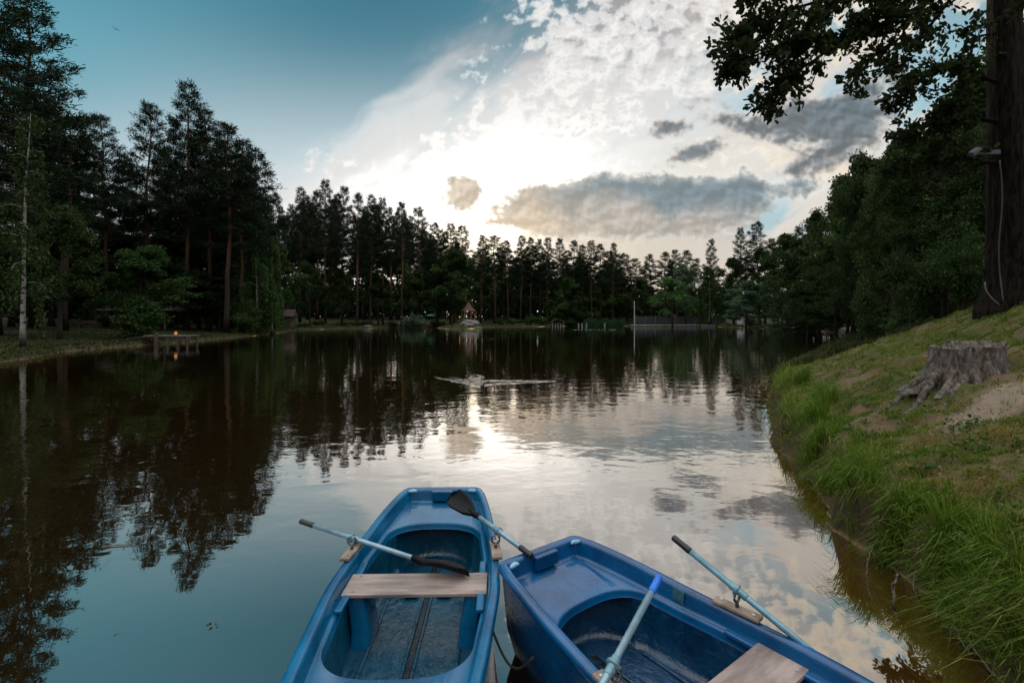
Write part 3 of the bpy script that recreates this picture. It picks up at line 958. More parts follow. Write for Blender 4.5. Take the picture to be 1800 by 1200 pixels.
def make_pine(seed, H, start, Rc, nb, shape='cone', dens=1.0, stubs=6):
    rs = np.random.RandomState(seed)
    T = Acc(); tp = trunk_path(rs, H); r0 = H * .0105
    z = np.linspace(0, 1, len(tp))
    T.tube(tp, r0 * .8 * (1.0 - z) ** .8 + .02 + r0 * .35 * np.exp(-z * 30), 8)
    C, D = [], []
    for i in range(nb):
        f = start + (1 - start) * (i + rs.rand()) / nb
        g = (f - start) / (1 - start)
        if shape == 'cone': L = Rc * (min(1, g / .12 + .5)) * (1 - g) ** .75 * rs.uniform(.55, 1.15) + .35
        elif shape == 'flat': L = Rc * min(1, g / .2 + .45) * (1 - g ** 1.7) ** .8 * rs.uniform(.45, 1.1) + .3
        else: L = Rc * (.55 + .45 * math.sin(g * 3.1 + .3)) * (1 - g ** 2.2) * rs.uniform(.5, 1.15) + .25
        az = i * 2.4 + rs.uniform(-.5, .5)
        el = -.12 + .75 * g + rs.normal(0, .13)
        o = at_height(tp, f)
        d = np.array([math.cos(az) * math.cos(el), math.sin(az) * math.cos(el), math.sin(el)])
        q = np.linspace(0, 1, 6)
        P = o + d * (q * L)[:, None] + np.array([0, 0, 1]) * ((-.10 * np.sin(q * 3.1) + .10 * q * q) * L)[:, None]
        P += rs.normal(0, .03 * L, P.shape) * q[:, None]
        T.tube(P, np.linspace(.022 + .010 * L, .008, 6), 4, cap=False)
        nt = max(4, int(L * 4.3 * dens))
        for k in range(nt):
            tt = rs.uniform(.30, 1.0)
            b = np.array([np.interp(tt, q, P[:, x]) for x in range(3)])
            side = rs.choice([-1, 1]) * rs.uniform(.5, 1.2)
            td = np.array([math.cos(az + side), math.sin(az + side), rs.uniform(-.05, .35)])
            tl = L * rs.uniform(.16, .42) * (1.2 - tt * .5) + .18
            m = max(2, int(tl / .28))
            for w in range(m):
                C.append(b + td * tl * (w + .6) / m); D.append(td * .8 + d * .5 + np.array([0, 0, .35]))
        C.append(P[-1]); D.append(d + np.array([0, 0, .3]))
    for i in range(stubs):                       # dead snags below the crown
        f = rs.uniform(start * .45, start); az = rs.uniform(0, 6.28); L = rs.uniform(.4, 1.5)
        o = at_height(tp, f)
        T.tube([o, o + np.array([math.cos(az), math.sin(az), -.1]) * L], [.03, .008], 3, cap=False)
    C, D = np.array(C), np.array(D)
    V, F, at = blades(rs, C, unit(D), 13, .30, .055, .8, .17)
    return T.mesh('pine_trunk', True), np_mesh('pine_crown', V, [F], attr={'leaf': at})


def make_broad(seed, H, start, Rx, n_limb=16, n_sub=8, per=70, leaf=.22, blob=.75, lean=0.0, top=1.0, droop=0.0):
    """broad-leaved tree: limbs that fork twice, leaves in loose clumps at the ends of the twigs"""
    rs = np.random.RandomState(seed)
    T = Acc(); tp = trunk_path(rs, H * .93, wander=.02); tp[:, 0] += lean * np.linspace(0, 1, len(tp)) ** 1.5 * H
    z = np.linspace(0, 1, len(tp)); r0 = H * .013
    T.tube(tp, r0 * (1 - z) ** .9 + .02 + r0 * .5 * np.exp(-z * 25), 8)
    C = []
    for i in range(n_limb):
        f = start + (1 - start) * (i + rs.rand()) / n_limb
        g = (f - start) / (1 - start)
        L = Rx * (math.sin(math.pi * min(1, .18 + .80 * g ** .85)) ** .6 * (1 - .25 * g)) * rs.uniform(.5, 1.28) * top
        az = i * 2.4 + rs.uniform(-.6, .6); el = .15 + 1.0 * g + rs.normal(0, .15)
        o = at_height(tp, f * .97)
        d = np.array([math.cos(az) * math.cos(el), math.sin(az) * math.cos(el), math.sin(el)])
        q = np.linspace(0, 1, 5)
        P = o + d * (q * L)[:, None] + np.array([0, 0, 1]) * (.15 * L * q * (1 - q) - droop * L * q * q)[:, None]
        T.tube(P, np.linspace(.03 + .013 * L, .012, 5), 4, cap=False)
        for k in range(n_sub):
            tt = rs.uniform(.35, 1.0)
            b = np.array([np.interp(tt, q, P[:, x]) for x in range(3)])
            dd = unit(d + rs.normal(0, .75, 3)); l2 = L * rs.uniform(.2, .45)
            e = b + dd * l2
            T.tube([b, (b + e) / 2 + rs.normal(0, .05, 3), e], [.025, .016, .006], 3, cap=False)
            for w in (.55, 1.0): C.append(b + dd * l2 * w)
    C = np.array(C)
    n = len(C) * per
    sz = np.repeat(rs.uniform(.5, 1.2, len(C)) * blob, per)[:, None]
    g = rs.normal(0, 1, (n, 3)); g = unit(g) * rs.uniform(.25, 1.0, (n, 1)) ** .6
    P = np.repeat(C, per, 0) + g * sz * np.float32((1, 1, .62))
    V, F, at = leaves(rs, P, leaf)
    return T.mesh('broad_trunk', True), np_mesh('broad_crown', V, [F], attr={'leaf': at})


def make_weeping(seed, H, start, Rx, n_limb=18, strands=16, leaf=.14, length=.28, girth=1.0):
    rs = np.random.RandomState(seed)
    T = Acc(); tp = trunk_path(rs, H * .96, wander=.012); z = np.linspace(0, 1, len(tp)); r0 = H * .0085 * girth
    T.tube(tp, r0 * (1 - z) ** .9 + .015 + r0 * .4 * np.exp(-z * 25), 8)
    P, D = [], []
    for i in range(n_limb):
        f = start + (1 - start) * (i + rs.rand()) / n_limb; g = (f - start) / (1 - start)
        L = Rx * (1 - .75 * g) * min(1, .6 + g * 2) * rs.uniform(.6, 1.1)
        az = i * 2.4 + rs.uniform(-.5, .5); el = .75 + rs.normal(0, .15)
        o = at_height(tp, f)
        q = np.linspace(0, 1, 6)
        hd = np.array([math.cos(az), math.sin(az), 0])
        B = o + hd * (q * L)[:, None] + np.array([0, 0, 1]) * (L * (.7 * q - .75 * q * q))[:, None]
        T.tube(B, np.linspace(.02 + .008 * L, .006, 6), 4, cap=False)
        for k in range(strands):
            tt = rs.uniform(.2, 1.0)
            b = np.array([np.interp(tt, q, B[:, x]) for x in range(3)]) + rs.normal(0, .12, 3)
            sl = H * length * rs.uniform(.35, 1.0) * (1 - .5 * g)
            m = int(sl / (leaf * .42)) + 3
            u = np.linspace(0, 1, m)
            out = hd * .25 + rs.normal(0, .15, 3)
            S = b + out * (np.sin(u * 1.6) * sl * .35)[:, None] + np.array([0, 0, -1]) * (u ** 1.35 * sl)[:, None]
            P.append(S + rs.normal(0, leaf * .45, S.shape)); D.append(np.repeat([[out[0] * .3, out[1] * .3, -1]], m, 0) + rs.normal(0, .5, S.shape))
    V, F, at = leaves(rs, np.concatenate(P), leaf, .3, np.concatenate(D))
    return T.mesh('birch_trunk', True), np_mesh('birch_crown', V, [F], attr={'leaf': at})


def make_bush(seed, H, Rx, stems=14, per=80, leaf=.16, flat=False):
    rs = np.random.RandomState(seed)
    T = Acc(); C = []
    for i in range(stems):
        az = i * 2.4 + rs.uniform(-.4, .4); sp = rs.uniform(.15, 1.0)
        q = np.linspace(0, 1, 6)
        hd = np.array([math.cos(az), math.sin(az), 0])
        h = H * rs.uniform(.55, 1.0) * (1.08 - .45 * sp)
        S = hd * (Rx * sp * q ** 1.2)[:, None] + np.array([0, 0, 1]) * (h * (q * 1.25 - .25 * q * q))[:, None] + rs.normal(0, .03 * H, (6, 3)) * q[:, None]
        T.tube(S, np.linspace(.012 + .006 * H, .005, 6), 4, cap=False)
        for k in range(7):
            tt = rs.uniform(.25, 1.0)
            b = np.array([np.interp(tt, q, S[:, x]) for x in range(3)])
            C.append(b + rs.normal(0, .12 * Rx, 3) * np.array([1, 1, .5]))
    C = np.array(C); n = len(C) * per
    sz = np.repeat(rs.uniform(.5, 1.2, len(C)) * Rx * .26, per)[:, None]
    g = unit(rs.normal(0, 1, (n, 3))) * rs.uniform(.1, 1, (n, 1)) ** .5
    P = np.repeat(C, per, 0) + g * sz * np.float32((1, 1, .35 if flat else .75))
    P[:, 2] = np.maximum(P[:, 2], .02)
    V, F, at = leaves(rs, P, leaf)
    return T.mesh('bush_stems', True), np_mesh('bush_crown', V, [F], attr={'leaf': at})


def make_fir(seed, H, Rc, nb=70):
    """layered conifer, boughs sweeping out and down from the ground up"""
    rs = np.random.RandomState(seed)
    T = Acc(); tp = trunk_path(rs, H, wander=.004); z = np.linspace(0, 1, len(tp))
    T.tube(tp, H * .011 * (1 - z) + .015, 7)
    C, D = [], []
    for i in range(nb):
        f = .05 + .94 * (i + rs.rand() * .5) / nb
        L = Rc * (1 - f) ** .85 * rs.uniform(.75, 1.1) + .12
        az = i * 2.4 + rs.uniform(-.3, .3); o = at_height(tp, f); q = np.linspace(0, 1, 5)
        hd = np.array([math.cos(az), math.sin(az), 0])
        P = o + hd * (q * L)[:, None] + np.array([0, 0, 1]) * (L * (-.28 * q + .22 * q ** 3))[:, None]
        T.tube(P, np.linspace(.018 + .006 * L, .006, 5), 3, cap=False)
        for k in range(max(4, int(L * 9))):
            tt = rs.uniform(.12, 1.0); b = np.array([np.interp(tt, q, P[:, x]) for x in range(3)])
            sd = rs.choice([-1, 1]) * rs.uniform(.4, 1.1); td = np.array([math.cos(az + sd), math.sin(az + sd), -.25])
            for w in np.arange(.1, max(.2, L * .3 * (1.15 - tt)), .2): C.append(b + td * w); D.append(td)
    V, F, at = blades(rs, np.array(C), unit(np.array(D)), 9, .24, .05, .5, .05)
    return T.mesh('fir_trunk', True), np_mesh('fir_crown', V, [F], attr={'leaf': at})


PROTO = {}
for i, (H, st, Rc, nb, sh) in enumerate([(25, .46, 3.0, 58, 'cone'), (25, .52, 2.7, 50, 'flat'), (25, .58, 2.6, 44, 'round'), (25, .42, 3.4, 62, 'cone'), (25, .60, 2.4, 40, 'flat'), (25, .30, 3.6, 74, 'cone')]):
    PROTO['pine', i] = make_pine(100 + i, H, st, Rc, nb, sh) + (25.0, Rc)
for i, (Rx, st, lf) in enumerate([(4.2, .22, .26), (3.6, .30, .24), (4.8, .18, .27)]):
    PROTO['broad', i] = make_broad(200 + i, 14, st, Rx, 18, 8, 66, lf, .82) + (14.0, Rx)
for i, Rx in enumerate([2.3, 2.9]):
    PROTO['weep', i] = make_weeping(300 + i, 14, .22, Rx, 22, 22, .20) + (14.0, Rx)
PROTO['weep', 2] = make_weeping(330, 14, .25, 1.9, 17, 9, .19, .22, 1.05) + (14.0, 1.9)
for i, (Rx, fl) in enumerate([(1.6, False), (1.9, True), (1.3, False)]):
    PROTO['bush', i] = make_bush(400 + i, 2.6, Rx, 15, 46, .15, fl) + (2.6, Rx)
for i in range(2):
    PROTO['fir', i] = make_fir(500 + i, 10, 2.4 + .5 * i) + (10.0, 2.4 + .5 * i)

NAME = {'pine': 'pine_tree', 'broad': 'broadleaf_tree', 'weep': 'birch_tree', 'bush': 'shrub', 'fir': 'fir_tree'}
CAT = {'pine': 'tree', 'broad': 'tree', 'weep': 'tree', 'bush': 'shrub', 'fir': 'tree'}
LEAF = {'pine': 'pine', 'broad': 'dark', 'weep': 'mid', 'bush': 'mid', 'fir': 'pine'}
BARK = {'pine': 'pine', 'broad': 'dark', 'weep': 'birch', 'bush': 'dark', 'fir': 'dark'}
_mesh_mat = {}


def with_mat(me, m):
    k = (me.name, m.name)
    if k not in _mesh_mat:
        c = me if not me.materials else me.copy()
        c.materials.clear(); c.materials.append(m)
        _mesh_mat[k] = c
    return _mesh_mat[k]


rng = random.Random(7)


def plant(kind, var, x, y, H, wide=1.0, label=None, group=None, leaf=None, rz=None, sink=.08, lean=0.0):
    tm, cm, h0, r0 = PROTO[kind, var]
    root = empty(NAME[kind], (x, y, gz(x, y) - sink), rng.uniform(0, 6.28) if rz is None else rz)
    k = H / h0
    root.scale = (k * wide, k * wide, k)
    if lean: root.rotation_euler.x = R(lean) * rng.uniform(-1, 1); root.rotation_euler.y = R(lean) * rng.uniform(-1, 1)
    link('stems' if kind == 'bush' else 'trunk', with_mat(tm, BM[BARK[kind]]), None, root)
    link('leaves' if kind == 'bush' else 'crown', with_mat(cm, LM[leaf or LEAF[kind]]), None, root)
    tag(root, label, CAT[kind], group)
    return root


def plant_px(kind, var, px, ytop, d, wpx=None, **kw):
    """put a tree at photo column px and depth d so that its tip shows at row ytop (and its crown about wpx wide)"""
    x = (px - CX) / FP * d
    H = HC + (HZ - ytop) / FP * d - gz(x, d)
    tm, cm, h0, r0 = PROTO[kind, var]
    if wpx: kw['wide'] = (wpx / FP * d * .5) / (r0 * H / h0)
    return plant(kind, var, x, d, H, **kw)


# ------------------------------------------------------------------ the woods round the pond
GF = 'pines in the rank on the far shore'
GL = 'tall pines of the dark grove across the water'
GR = 'dark trees crowding the bank behind the oak'


def build_woods():
    # grove on the near-left shore
    plant_px('pine', 5, -10, -95, 40, 260, label='tallest pine, its dark boughs reaching in from the edge of the picture', rz=1.0)
    plant_px('pine', 3, 60, -20, 52, 190, label='big dark pine close behind the white-stemmed birch', rz=2.0)
    plant_px('pine', 1, 112, 205, 50, 135, label='dark pine between the edge pine and the first pointed pine', rz=.4)
    plant_px('pine', 3, 186, 207, 60, 108, label='pointed dark pine beside the gap left of the open-crowned pine', rz=2.2)
    plant_px('pine', 0, 258, 186, 62, 104, label='open-crowned pine with a thin pointed tip against pale sky', rz=5.0)
    plant_px('pine', 0, 328, 148, 60, 112, label='highest pointed pine of the dark grove across the water', rz=.8)
    for px, yt, d, w, v, lb in [(368, 196, 62, 112, 3, 'dark pine standing shoulder to shoulder with the highest pointed pine'),
                                (398, 222, 58, 110, 2, 'dark round-headed pine in the middle of the grove slope'),
                                (425, 250, 60, 108, 3, 'dark pine one before the last of the grove, dense to the ground'),
                                (446, 262, 66, 100, 1, 'last pine of the grove, flat boughs jutting over the lower trees')]:
        plant_px('pine', v, px, yt, d, w, label=lb)
    for px, yt, d, v in [(30, 120, 60, 3), (90, 190, 64, 0), (150, 250, 66, 1), (215, 270, 72, 3), (240, 300, 80, 5), (285, 260, 70, 3), (310, 230, 74, 5), (350, 230, 70, 5),
                         (385, 250, 72, 3), (410, 270, 70, 5), (300, 300, 85, 5), (345, 290, 90, 5), (400, 300, 90, 5), (440, 320, 84, 5), (170, 300, 84, 5), (120, 290, 80, 5),
                         (60, 240, 78, 5), (-40, 180, 62, 5), (-90, 100, 55, 3), (460, 330, 90, 5), (20, 280, 95, 5)]:
        plant_px('pine', v, px, yt, d, rng.uniform(95, 130) * 62 / d, label='dark pine further back in the grove across the water', group=GL)
    # understorey that closes the grove near the ground
    for px, yt, d, w, v in [(20, 420, 52, 170, 0), (90, 400, 56, 150, 1), (150, 420, 64, 150, 2), (215, 410, 68, 140, 0), (300, 400, 66, 130, 1), (350, 420, 66, 130, 2),
                            (405, 400, 70, 120, 0), (330, 470, 60, 120, 1), (385, 480, 62, 110, 0), (60, 470, 66, 150, 2), (180, 480, 78, 160, 1), (-50, 380, 46, 200, 0),
                            (250, 470, 80, 150, 2), (430, 470, 72, 110, 1)]:
        plant_px('broad', v, px, yt, d, w, label='dark leafy undergrowth tree beneath the pines of the grove', group='undergrowth trees of the grove')
    plant_px('weep', 2, 40, 175, 31, 110, label='slim birch with a black and white trunk on the grassy spit', rz=0.3, leaf='dark')
    plant_px('broad', 1, 105, 350, 38, 130, label='leafy tree on the spit with dark stem beside the birch', leaf='dark')
    plant_px('broad', 2, -60, 300, 36, 170, label='broad leafy tree hanging in at the edge over the spit', leaf='dark')
    plant_px('broad', 1, 245, 425, 45, 140, label='spreading green tree leaning over the water by the wooden jetty', leaf='mid')
    plant_px('bush', 1, 240, 520, 43, 130, label='low green bush at the water beside the wooden jetty', leaf='mid')
    plant_px('weep', 1, 452, 335, 62, 100, label='light green weeping tree at the end of the grove', leaf='mid')
    plant_px('weep', 0, 478, 400, 64, 60, label='smaller light weeping tree out on the grassy point', leaf='mid')
    plant_px('bush', 0, 440, 522, 60, 60, label='leafy bush at the foot of the weeping trees', leaf='mid')
    # rank on the far shore: front trees measured one by one
    front = [(487, 342, 104, 1), (527, 332, 106, 0), (572, 320, 104, 0), (601, 330, 108, 3), (628, 342, 103, 2), (651, 345, 106, 0), (673, 350, 108, 0), (706, 358, 104, 2), (738, 365, 108, 1),
             (768, 393, 112, 1), (792, 394, 110, 0), (812, 398, 112, 1), (845, 415, 118, 0), (870, 414, 122, 4), (893, 424, 124, 1),
             (915, 416, 126, 0), (932, 419, 126, 2), (950, 422, 128, 0), (962, 419, 126, 3), (984, 421, 128, 2), (1008, 424, 128, 2), (1022, 431, 130, 3), (1040, 425, 128, 0), (1056, 430, 130, 2), (1077, 428, 128, 3), (1094, 446, 134, 1)]
    for px, yt, d, v in front:
        plant_px('pine', v, px, yt, d, rng.uniform(40, 54) * 115 / d, label='tall dark pine with a bare reddish stem on the far shore', group=GF)
    r = random.Random(11)
    prof_x = [470, 520, 570, 640, 700, 745, 790, 850, 920, 1000, 1080, 1100, 1130, 1220]; prof_y = [350, 345, 328, 350, 362, 372, 402, 424, 424, 428, 434, 452, 462, 446]
    for i in range(78):
        px = r.uniform(470, 1092); d = r.uniform(118, 170) + (px - 470) * .03
        yt = np.interp(px, prof_x, prof_y) + r.uniform(6, 46)
        plant_px('pine', r.choice([0, 1, 2, 3, 4, 5]), px, yt, d, r.uniform(40, 60) * 115 / d, label='tall dark pine with a bare reddish stem on the far shore', group=GF)
    for px, yt, d, w in [(500, 430, 92, 70), (545, 460, 100, 60), (600, 470, 106, 60), (665, 478, 108, 60), (725, 470, 106, 70), (770, 470, 112, 60), (800, 440, 106, 70),
                         (845, 490, 122, 60), (885, 495, 128, 60), (930, 498, 130, 60), (990, 480, 126, 60), (1015, 500, 126, 50), (1060, 495, 132, 60), (900, 470, 150, 90), (960, 470, 150, 90), (1030, 470, 150, 90),
                         (560, 430, 130, 90), (630, 440, 132, 90), (700, 440, 135, 90), (760, 450, 140, 80), (840, 470, 150, 80)]:
        plant_px('broad', r.randrange(3), px, yt, d, w, label='dark bushy tree filling in below the far pines', group='undergrowth trees of the far shore', leaf=r.choice(['dark', 'dark', 'mid']))
    plant_px('broad', 1, 798, 432, 107, 80, label='full green tree behind the little red-roofed summerhouse', leaf='mid')
    plant_px('bush', 2, 724, 545, 101, 52, label='pale grey-green willow bush at the water near the parasol', leaf='grey')
    plant_px('bush', 0, 482, 541, 78, 46, label='bush that half hides the cabin at the point', leaf='dark')
    plant_px('bush', 2, 985, 522, 126, 60, label='rounded green bush behind the curved-roof boathouse', leaf='mid')
    plant_px('bush', 0, 1018, 528, 127, 56, label='leafy bush behind the reeds next to the rounded bush', leaf='mid')
    for px, yt, d, w, lf in [(560, 560, 98, 30, 'mid'), (628, 562, 102, 34, 'mid'), (600, 563, 99, 30, 'dark'), (645, 560, 104, 26, 'grey'), (770, 560, 104, 40, 'dark'), (880, 557, 116, 26, 'mid'), (900, 556, 118, 24, 'mid'), (930, 551, 118, 26, 'mid'),
                             (952, 552, 118, 26, 'mid'), (535, 565, 92, 30, 'mid'), (690, 563, 104, 30, 'dark'), (1000, 557, 124, 40, 'mid')]:
        plant_px('bush', r.randrange(3), px, yt, d, w, label='small shrub on the bank of the far shore', group='shrubs along the far bank', leaf=lf)
    # beyond the gap
    for px, yt, d, v, w in [(1120, 455, 138, 3, 46), (1145, 448, 140, 0, 44), (1168, 444, 138, 2, 44), (1190, 440, 136, 3, 44), (1208, 441, 138, 2, 44), (1135, 465, 150, 5, 44), (1180, 460, 150, 5, 50), (1222, 455, 140, 5, 46)]:
        plant_px('pine', v, px, yt, d, w, label='dark pine of the lower rank behind the grey board fence', group='pines behind the board fence')
    plant_px('pine', 5, 1249, 421, 120, 40, label='lone pointed conifer standing clear against the sky', rz=1.2)
    plant_px('pine', 0, 1302, 402, 112, 40, label='pointed pine next to the thin forked pine', rz=.3)
    plant_px('pine', 1, 1335, 391, 108, 48, label='thin flat-topped pine showing sky through its boughs', rz=2.0)
    for px, yt, d, v, w, lf, lb in [
            (1120, 490, 128, 0, 60, 'dark', 'dark round tree behind the tall pale lamp post'),
            (1182, 486, 116, 0, 64, 'light', 'bright green round tree over the pale quay'),
            (1205, 462, 124, 1, 50, 'grey', 'grey-green tree top behind the bright green tree'),
            (1246, 462, 116, 1, 66, 'mid', 'upright birch-green tree in the middle of the board fence'),
            (1290, 450, 116, 2, 80, 'dark', 'dark broad tree below the two thin pines'),
            (1312, 492, 96, 2, 104, 'grey', 'wide grey-green willow spreading low over the shore')]:
        plant_px('broad' if lf != 'mid' else 'weep', v if lf != 'mid' else 1, px, yt, d, w, label=lb, leaf=lf, lean=3)
    plant_px('fir', 0, 1375, 480, 88, 60, label='grey-green conifer beside the wide willow', leaf='grey')
    plant_px('fir', 1, 1415, 488, 80, 76, label='layered dark fir near the sand patch')
    # the right-hand wood climbing towards the oak
    for px, yt, d, v, w in [(1345, 436, 108, 0, 80), (1385, 404, 96, 1, 90), (1425, 372, 84, 0, 100), (1462, 352, 74, 2, 110), (1500, 300, 62, 1, 130), (1535, 268, 50, 0, 150), (1580, 240, 42, 2, 170),
                            (1640, 190, 34, 1, 220), (1700, 120, 30, 0, 260), (1780, 60, 27, 2, 300), (1850, 60, 30, 1, 300),
                            (1440, 440, 70, 1, 110), (1490, 410, 58, 2, 130), (1540, 390, 48, 0, 150), (1400, 450, 84, 2, 90), (1600, 370, 38, 1, 190), (1690, 330, 30, 2, 230),
                            (1470, 480, 56, 0, 110), (1525, 470, 46, 1, 120), (1570, 470, 40, 2, 130), (1790, 250, 24, 1, 260), (1420, 500, 66, 1, 80)]:
        plant_px('broad', v, px, yt, d, w, label='dark leafy tree in the wood climbing behind the oak', group=GR, leaf=rng.choice(['dark', 'dark', 'mid']))
    for px, yt, d, v, w in [(1360, 420, 120, 3, 44), (1400, 400, 115, 0, 50), (1480, 340, 90, 3, 60), (1540, 300, 75, 1, 70), (1620, 250, 60, 3, 90), (1700, 220, 50, 0, 100), (1780, 200, 45, 3, 120)]:
        plant_px('pine', v, px, yt, d, w, label='dark pine deep in the wood behind the oak', group=GR)


build_woods()


# ------------------------------------------------------------------ the near bank: oak, stump, grass, twigs
def PD(px, py, d): return np.array([(px - CX) / FP * d, d, HC + (HZ - py) / FP * d])


def lobed_leaves(rs, P, size, up=.3, D=None):
    """oak leaves: blunt lobed outline, folded along the midrib"""
    out = np.float32([(0, 0), (.10, .16), (.22, .12), (.34, .25), (.47, .18), (.62, .32), (.74, .22), (.88, .22), (1, 0)])
    k = len(P)
    nrm = unit(rs.normal(0, 1, (k, 3)) + np.float32((0, 0, up)))
    d = unit(np.cross(nrm, rs.normal(0, 1, (k, 3)))) if D is None else unit(D + rs.normal(0, .55, (k, 3)))
    s = unit(np.cross(nrm, d)); nrm = np.cross(d, s)
    L = size * rs.uniform(.7, 1.25, (k, 1))
    V = [P + d * L * x + s * L * y + nrm * L * y * .25 for x, y in out] + [P + d * L * x - s * L * y + nrm * L * y * .25 for x, y in out[1:-1][::-1]]
    V = np.stack(V, 1)
    n = V.shape[1]
    return V.reshape(-1, 3), np.arange(k * n).reshape(-1, n), np.repeat(rs.rand(k), n)


def build_oak():
    rs = np.random.RandomState(31)
    d0 = 11.0
    bx = (1772 - CX) / FP * d0
    base = np.array([bx, d0, gz(bx, d0)])
    root = empty('oak_tree', base)
    # trunk: flared, fluted, slightly leaning
    n, k = 60, 56
    z = np.concatenate([np.linspace(-.25, 1.4, 22), np.linspace(1.5, 13, n - 22)])
    th = np.arange(k) / k * 2 * np.pi
    Z, TH = np.meshgrid(z, th, indexing='ij')
    r = .375 - .012 * np.maximum(Z, 0) + .13 * np.exp(-np.maximum(Z + .1, 0) * 2.6)
    flute = np.maximum(np.cos(TH * 5 + 1.0), 0) ** 1.5
    r = r * (1 + .22 * flute * np.exp(-np.maximum(Z, 0) * 2.4)) + .028 * (fbm(TH * 6.0 + Z * .25, Z * 1.1, 4, 41) - .5) * 2 + .03 * np.sin(TH * 3 + Z * .4)
    r = r + .030 * np.abs(fbm(TH * 9.55, Z * 1.6, 3, 44) - .5) * 4 - .03
    cxz = -.010 * Z * 1.2 + .03 * np.sin(Z * .5)
    V = np.stack([r * np.cos(TH) + cxz, r * np.sin(TH), Z], -1).reshape(-1, 3)
    i = np.arange(n - 1)[:, None] * k; j = np.arange(k)[None, :]; j2 = (j + 1) % k
    T = Acc(); T.add(V, np.stack([i + j, i + j2, i + k + j2, i + k + j], -1).reshape(-1, 4))
    m, t, b = new_mat('oak_bark')
    o = objco(t); x, y, zz = sep(t, o)
    n1 = noise(t, vmul(t, o, (1, 1, .16)), 16, 5, .65, dist=.6); n2 = noise(t, o, 3, 3, .6)
    c = mixc(t, sstep(.35, .65, n1), (.003, .0025, .002), (.022, .016, .013))
    c = mixc(t, sstep(.62, .75, n2) * .35, c, (.022, .024, .016))
    setin(t, b, 'Base Color', c); b.inputs['Roughness'].default_value = .95; b.inputs['Specular IOR Level'].default_value = .1
    setin(t, b, 'Normal', bump(t, n1, .06))
    m_bark = m
    B = [([(1757, -70, 11), (1700, -40, 10.4), (1600, 22, 9.8), (1483, 72, 9.3), (1400, 124, 9.0), (1345, 182, 8.8)], .075, 1),
         ([(1600, 22, 9.8), (1500, -8, 9.5), (1400, 12, 9.3), (1325, 40, 9.1), (1278, 84, 9.0)], .04, 1),
         ([(1483, 72, 9.3), (1420, 72, 9.0), (1350, 92, 8.8), (1292, 104, 8.7)], .03, 1),
         ([(1600, 22, 9.8), (1585, 66, 9.6), (1535, 100, 9.4), (1505, 138, 9.3)], .03, .8),
         ([(1700, -40, 10.4), (1660, 14, 10.2), (1620, 64, 10), (1575, 108, 9.9)], .04, .8),
         ([(1757, -110, 11), (1660, -90, 10.2), (1540, -60, 9.6), (1420, -55, 9.2), (1310, -14, 9.0)], .06, 1.2),
         ([(1540, -60, 9.6), (1480, -20, 9.2), (1430, 40, 8.9), (1390, 75, 8.8)], .03, 1),
         ([(1400, 12, 9.3), (1350, 60, 9.2), (1310, 90, 9.1), (1285, 125, 9.0)], .02, 1),
         ([(1660, -90, 10.2), (1620, -30, 9.8), (1560, 10, 9.4), (1520, 40, 9.2)], .03, 1),
         ([(1757, 150, 11), (1700, 118, 10.8), (1650, 122, 10.6), (1600, 150, 10.5), (1575, 182, 10.4)], .05, 1.25),
         ([(1757, 60, 11), (1715, 66, 10.9), (1690, 48, 10.8)], .03, .8),
         ([(1757, 215, 11), (1690, 200, 10.8), (1640, 210, 10.7), (1580, 245, 10.6)], .05, 1.25),
         ([(1757, 290, 11), (1690, 275, 10.8), (1630, 285, 10.8), (1570, 300, 10.7)], .05, 1.15),
         ([(1715, 66, 10.9), (1700, 110, 10.7), (1680, 160, 10.6), (1660, 240, 10.5)], .03, 1.0),
         ([(1768, -40, 10.6), (1795, -20, 9.8), (1830, 20, 9.4), (1870, 60, 9.0)], .05, .8),
         ([(1760, 30, 11), (1790, 60, 11.3), (1830, 110, 11.6)], .04, .9)]
    P, D = [], []
    for px, rad, dens in B:
        pts = np.array([PD(*p) for p in px]) - base
        u = np.linspace(0, 1, len(pts)); uu = np.linspace(0, 1, len(pts) * 4)
        S = np.stack([np.interp(uu, u, pts[:, a]) for a in range(3)], -1)
        S[1:-1] = (S[:-2] + S[1:-1] * 2 + S[2:]) / 4
        S += rs.normal(0, .012, S.shape)
        T.tube(S, np.linspace(rad, .009, len(S)), 6, cap=False)
        ln = np.linalg.norm(np.diff(S, axis=0), axis=1).sum()
        for q in range(int(ln * 15 * dens)):
            tt = rs.uniform(.10, 1.0) ** .8
            b0 = np.array([np.interp(tt, uu, S[:, a]) for a in range(3)])
            ax = S[min(len(S) - 1, int(tt * len(S)))] - S[max(0, int(tt * len(S)) - 3)]
            td = unit(unit(ax) * .7 + rs.normal(0, .75, 3) + np.array([0, 0, -.08])); tl = rs.uniform(.18, .62) * (1.15 - .45 * tt)
            e = b0 + td * tl
            T.tube([b0, b0 + td * tl * .5 + rs.normal(0, .02, 3), e], [.007, .005, .003], 3, cap=False)
            for w in range(3):
                c0 = b0 + td * tl * (.45 + .275 * w)
                kk = rs.randint(4, 9)
                P.append(c0 + rs.normal(0, .05, (kk, 3))); D.append(np.repeat(td[None], kk, 0) + rs.normal(0, .6, (kk, 3)))
    # a few bare twigs
    for a0, a1 in [((1420, 100), (1395, 150)), ((1395, 128), (1430, 148)), ((1440, 95), (1425, 145)), ((1560, 85), (1545, 110))]:
        p0, p1 = PD(*a0, 9.0) - base, PD(*a1, 9.0) - base
        T.tube([p0, (p0 + p1) / 2 + rs.normal(0, .03, 3), p1], [.006, .005, .002], 3, cap=False)
    T.obj('trunk', m_bark, root, True)
    P, D = np.concatenate(P), np.concatenate(D)
    V, F, at = lobed_leaves(rs, P, .118, .25, D)
    link('crown', np_mesh('oak_crown', V, [F], attr={'leaf': at}), LM['oak'], root)
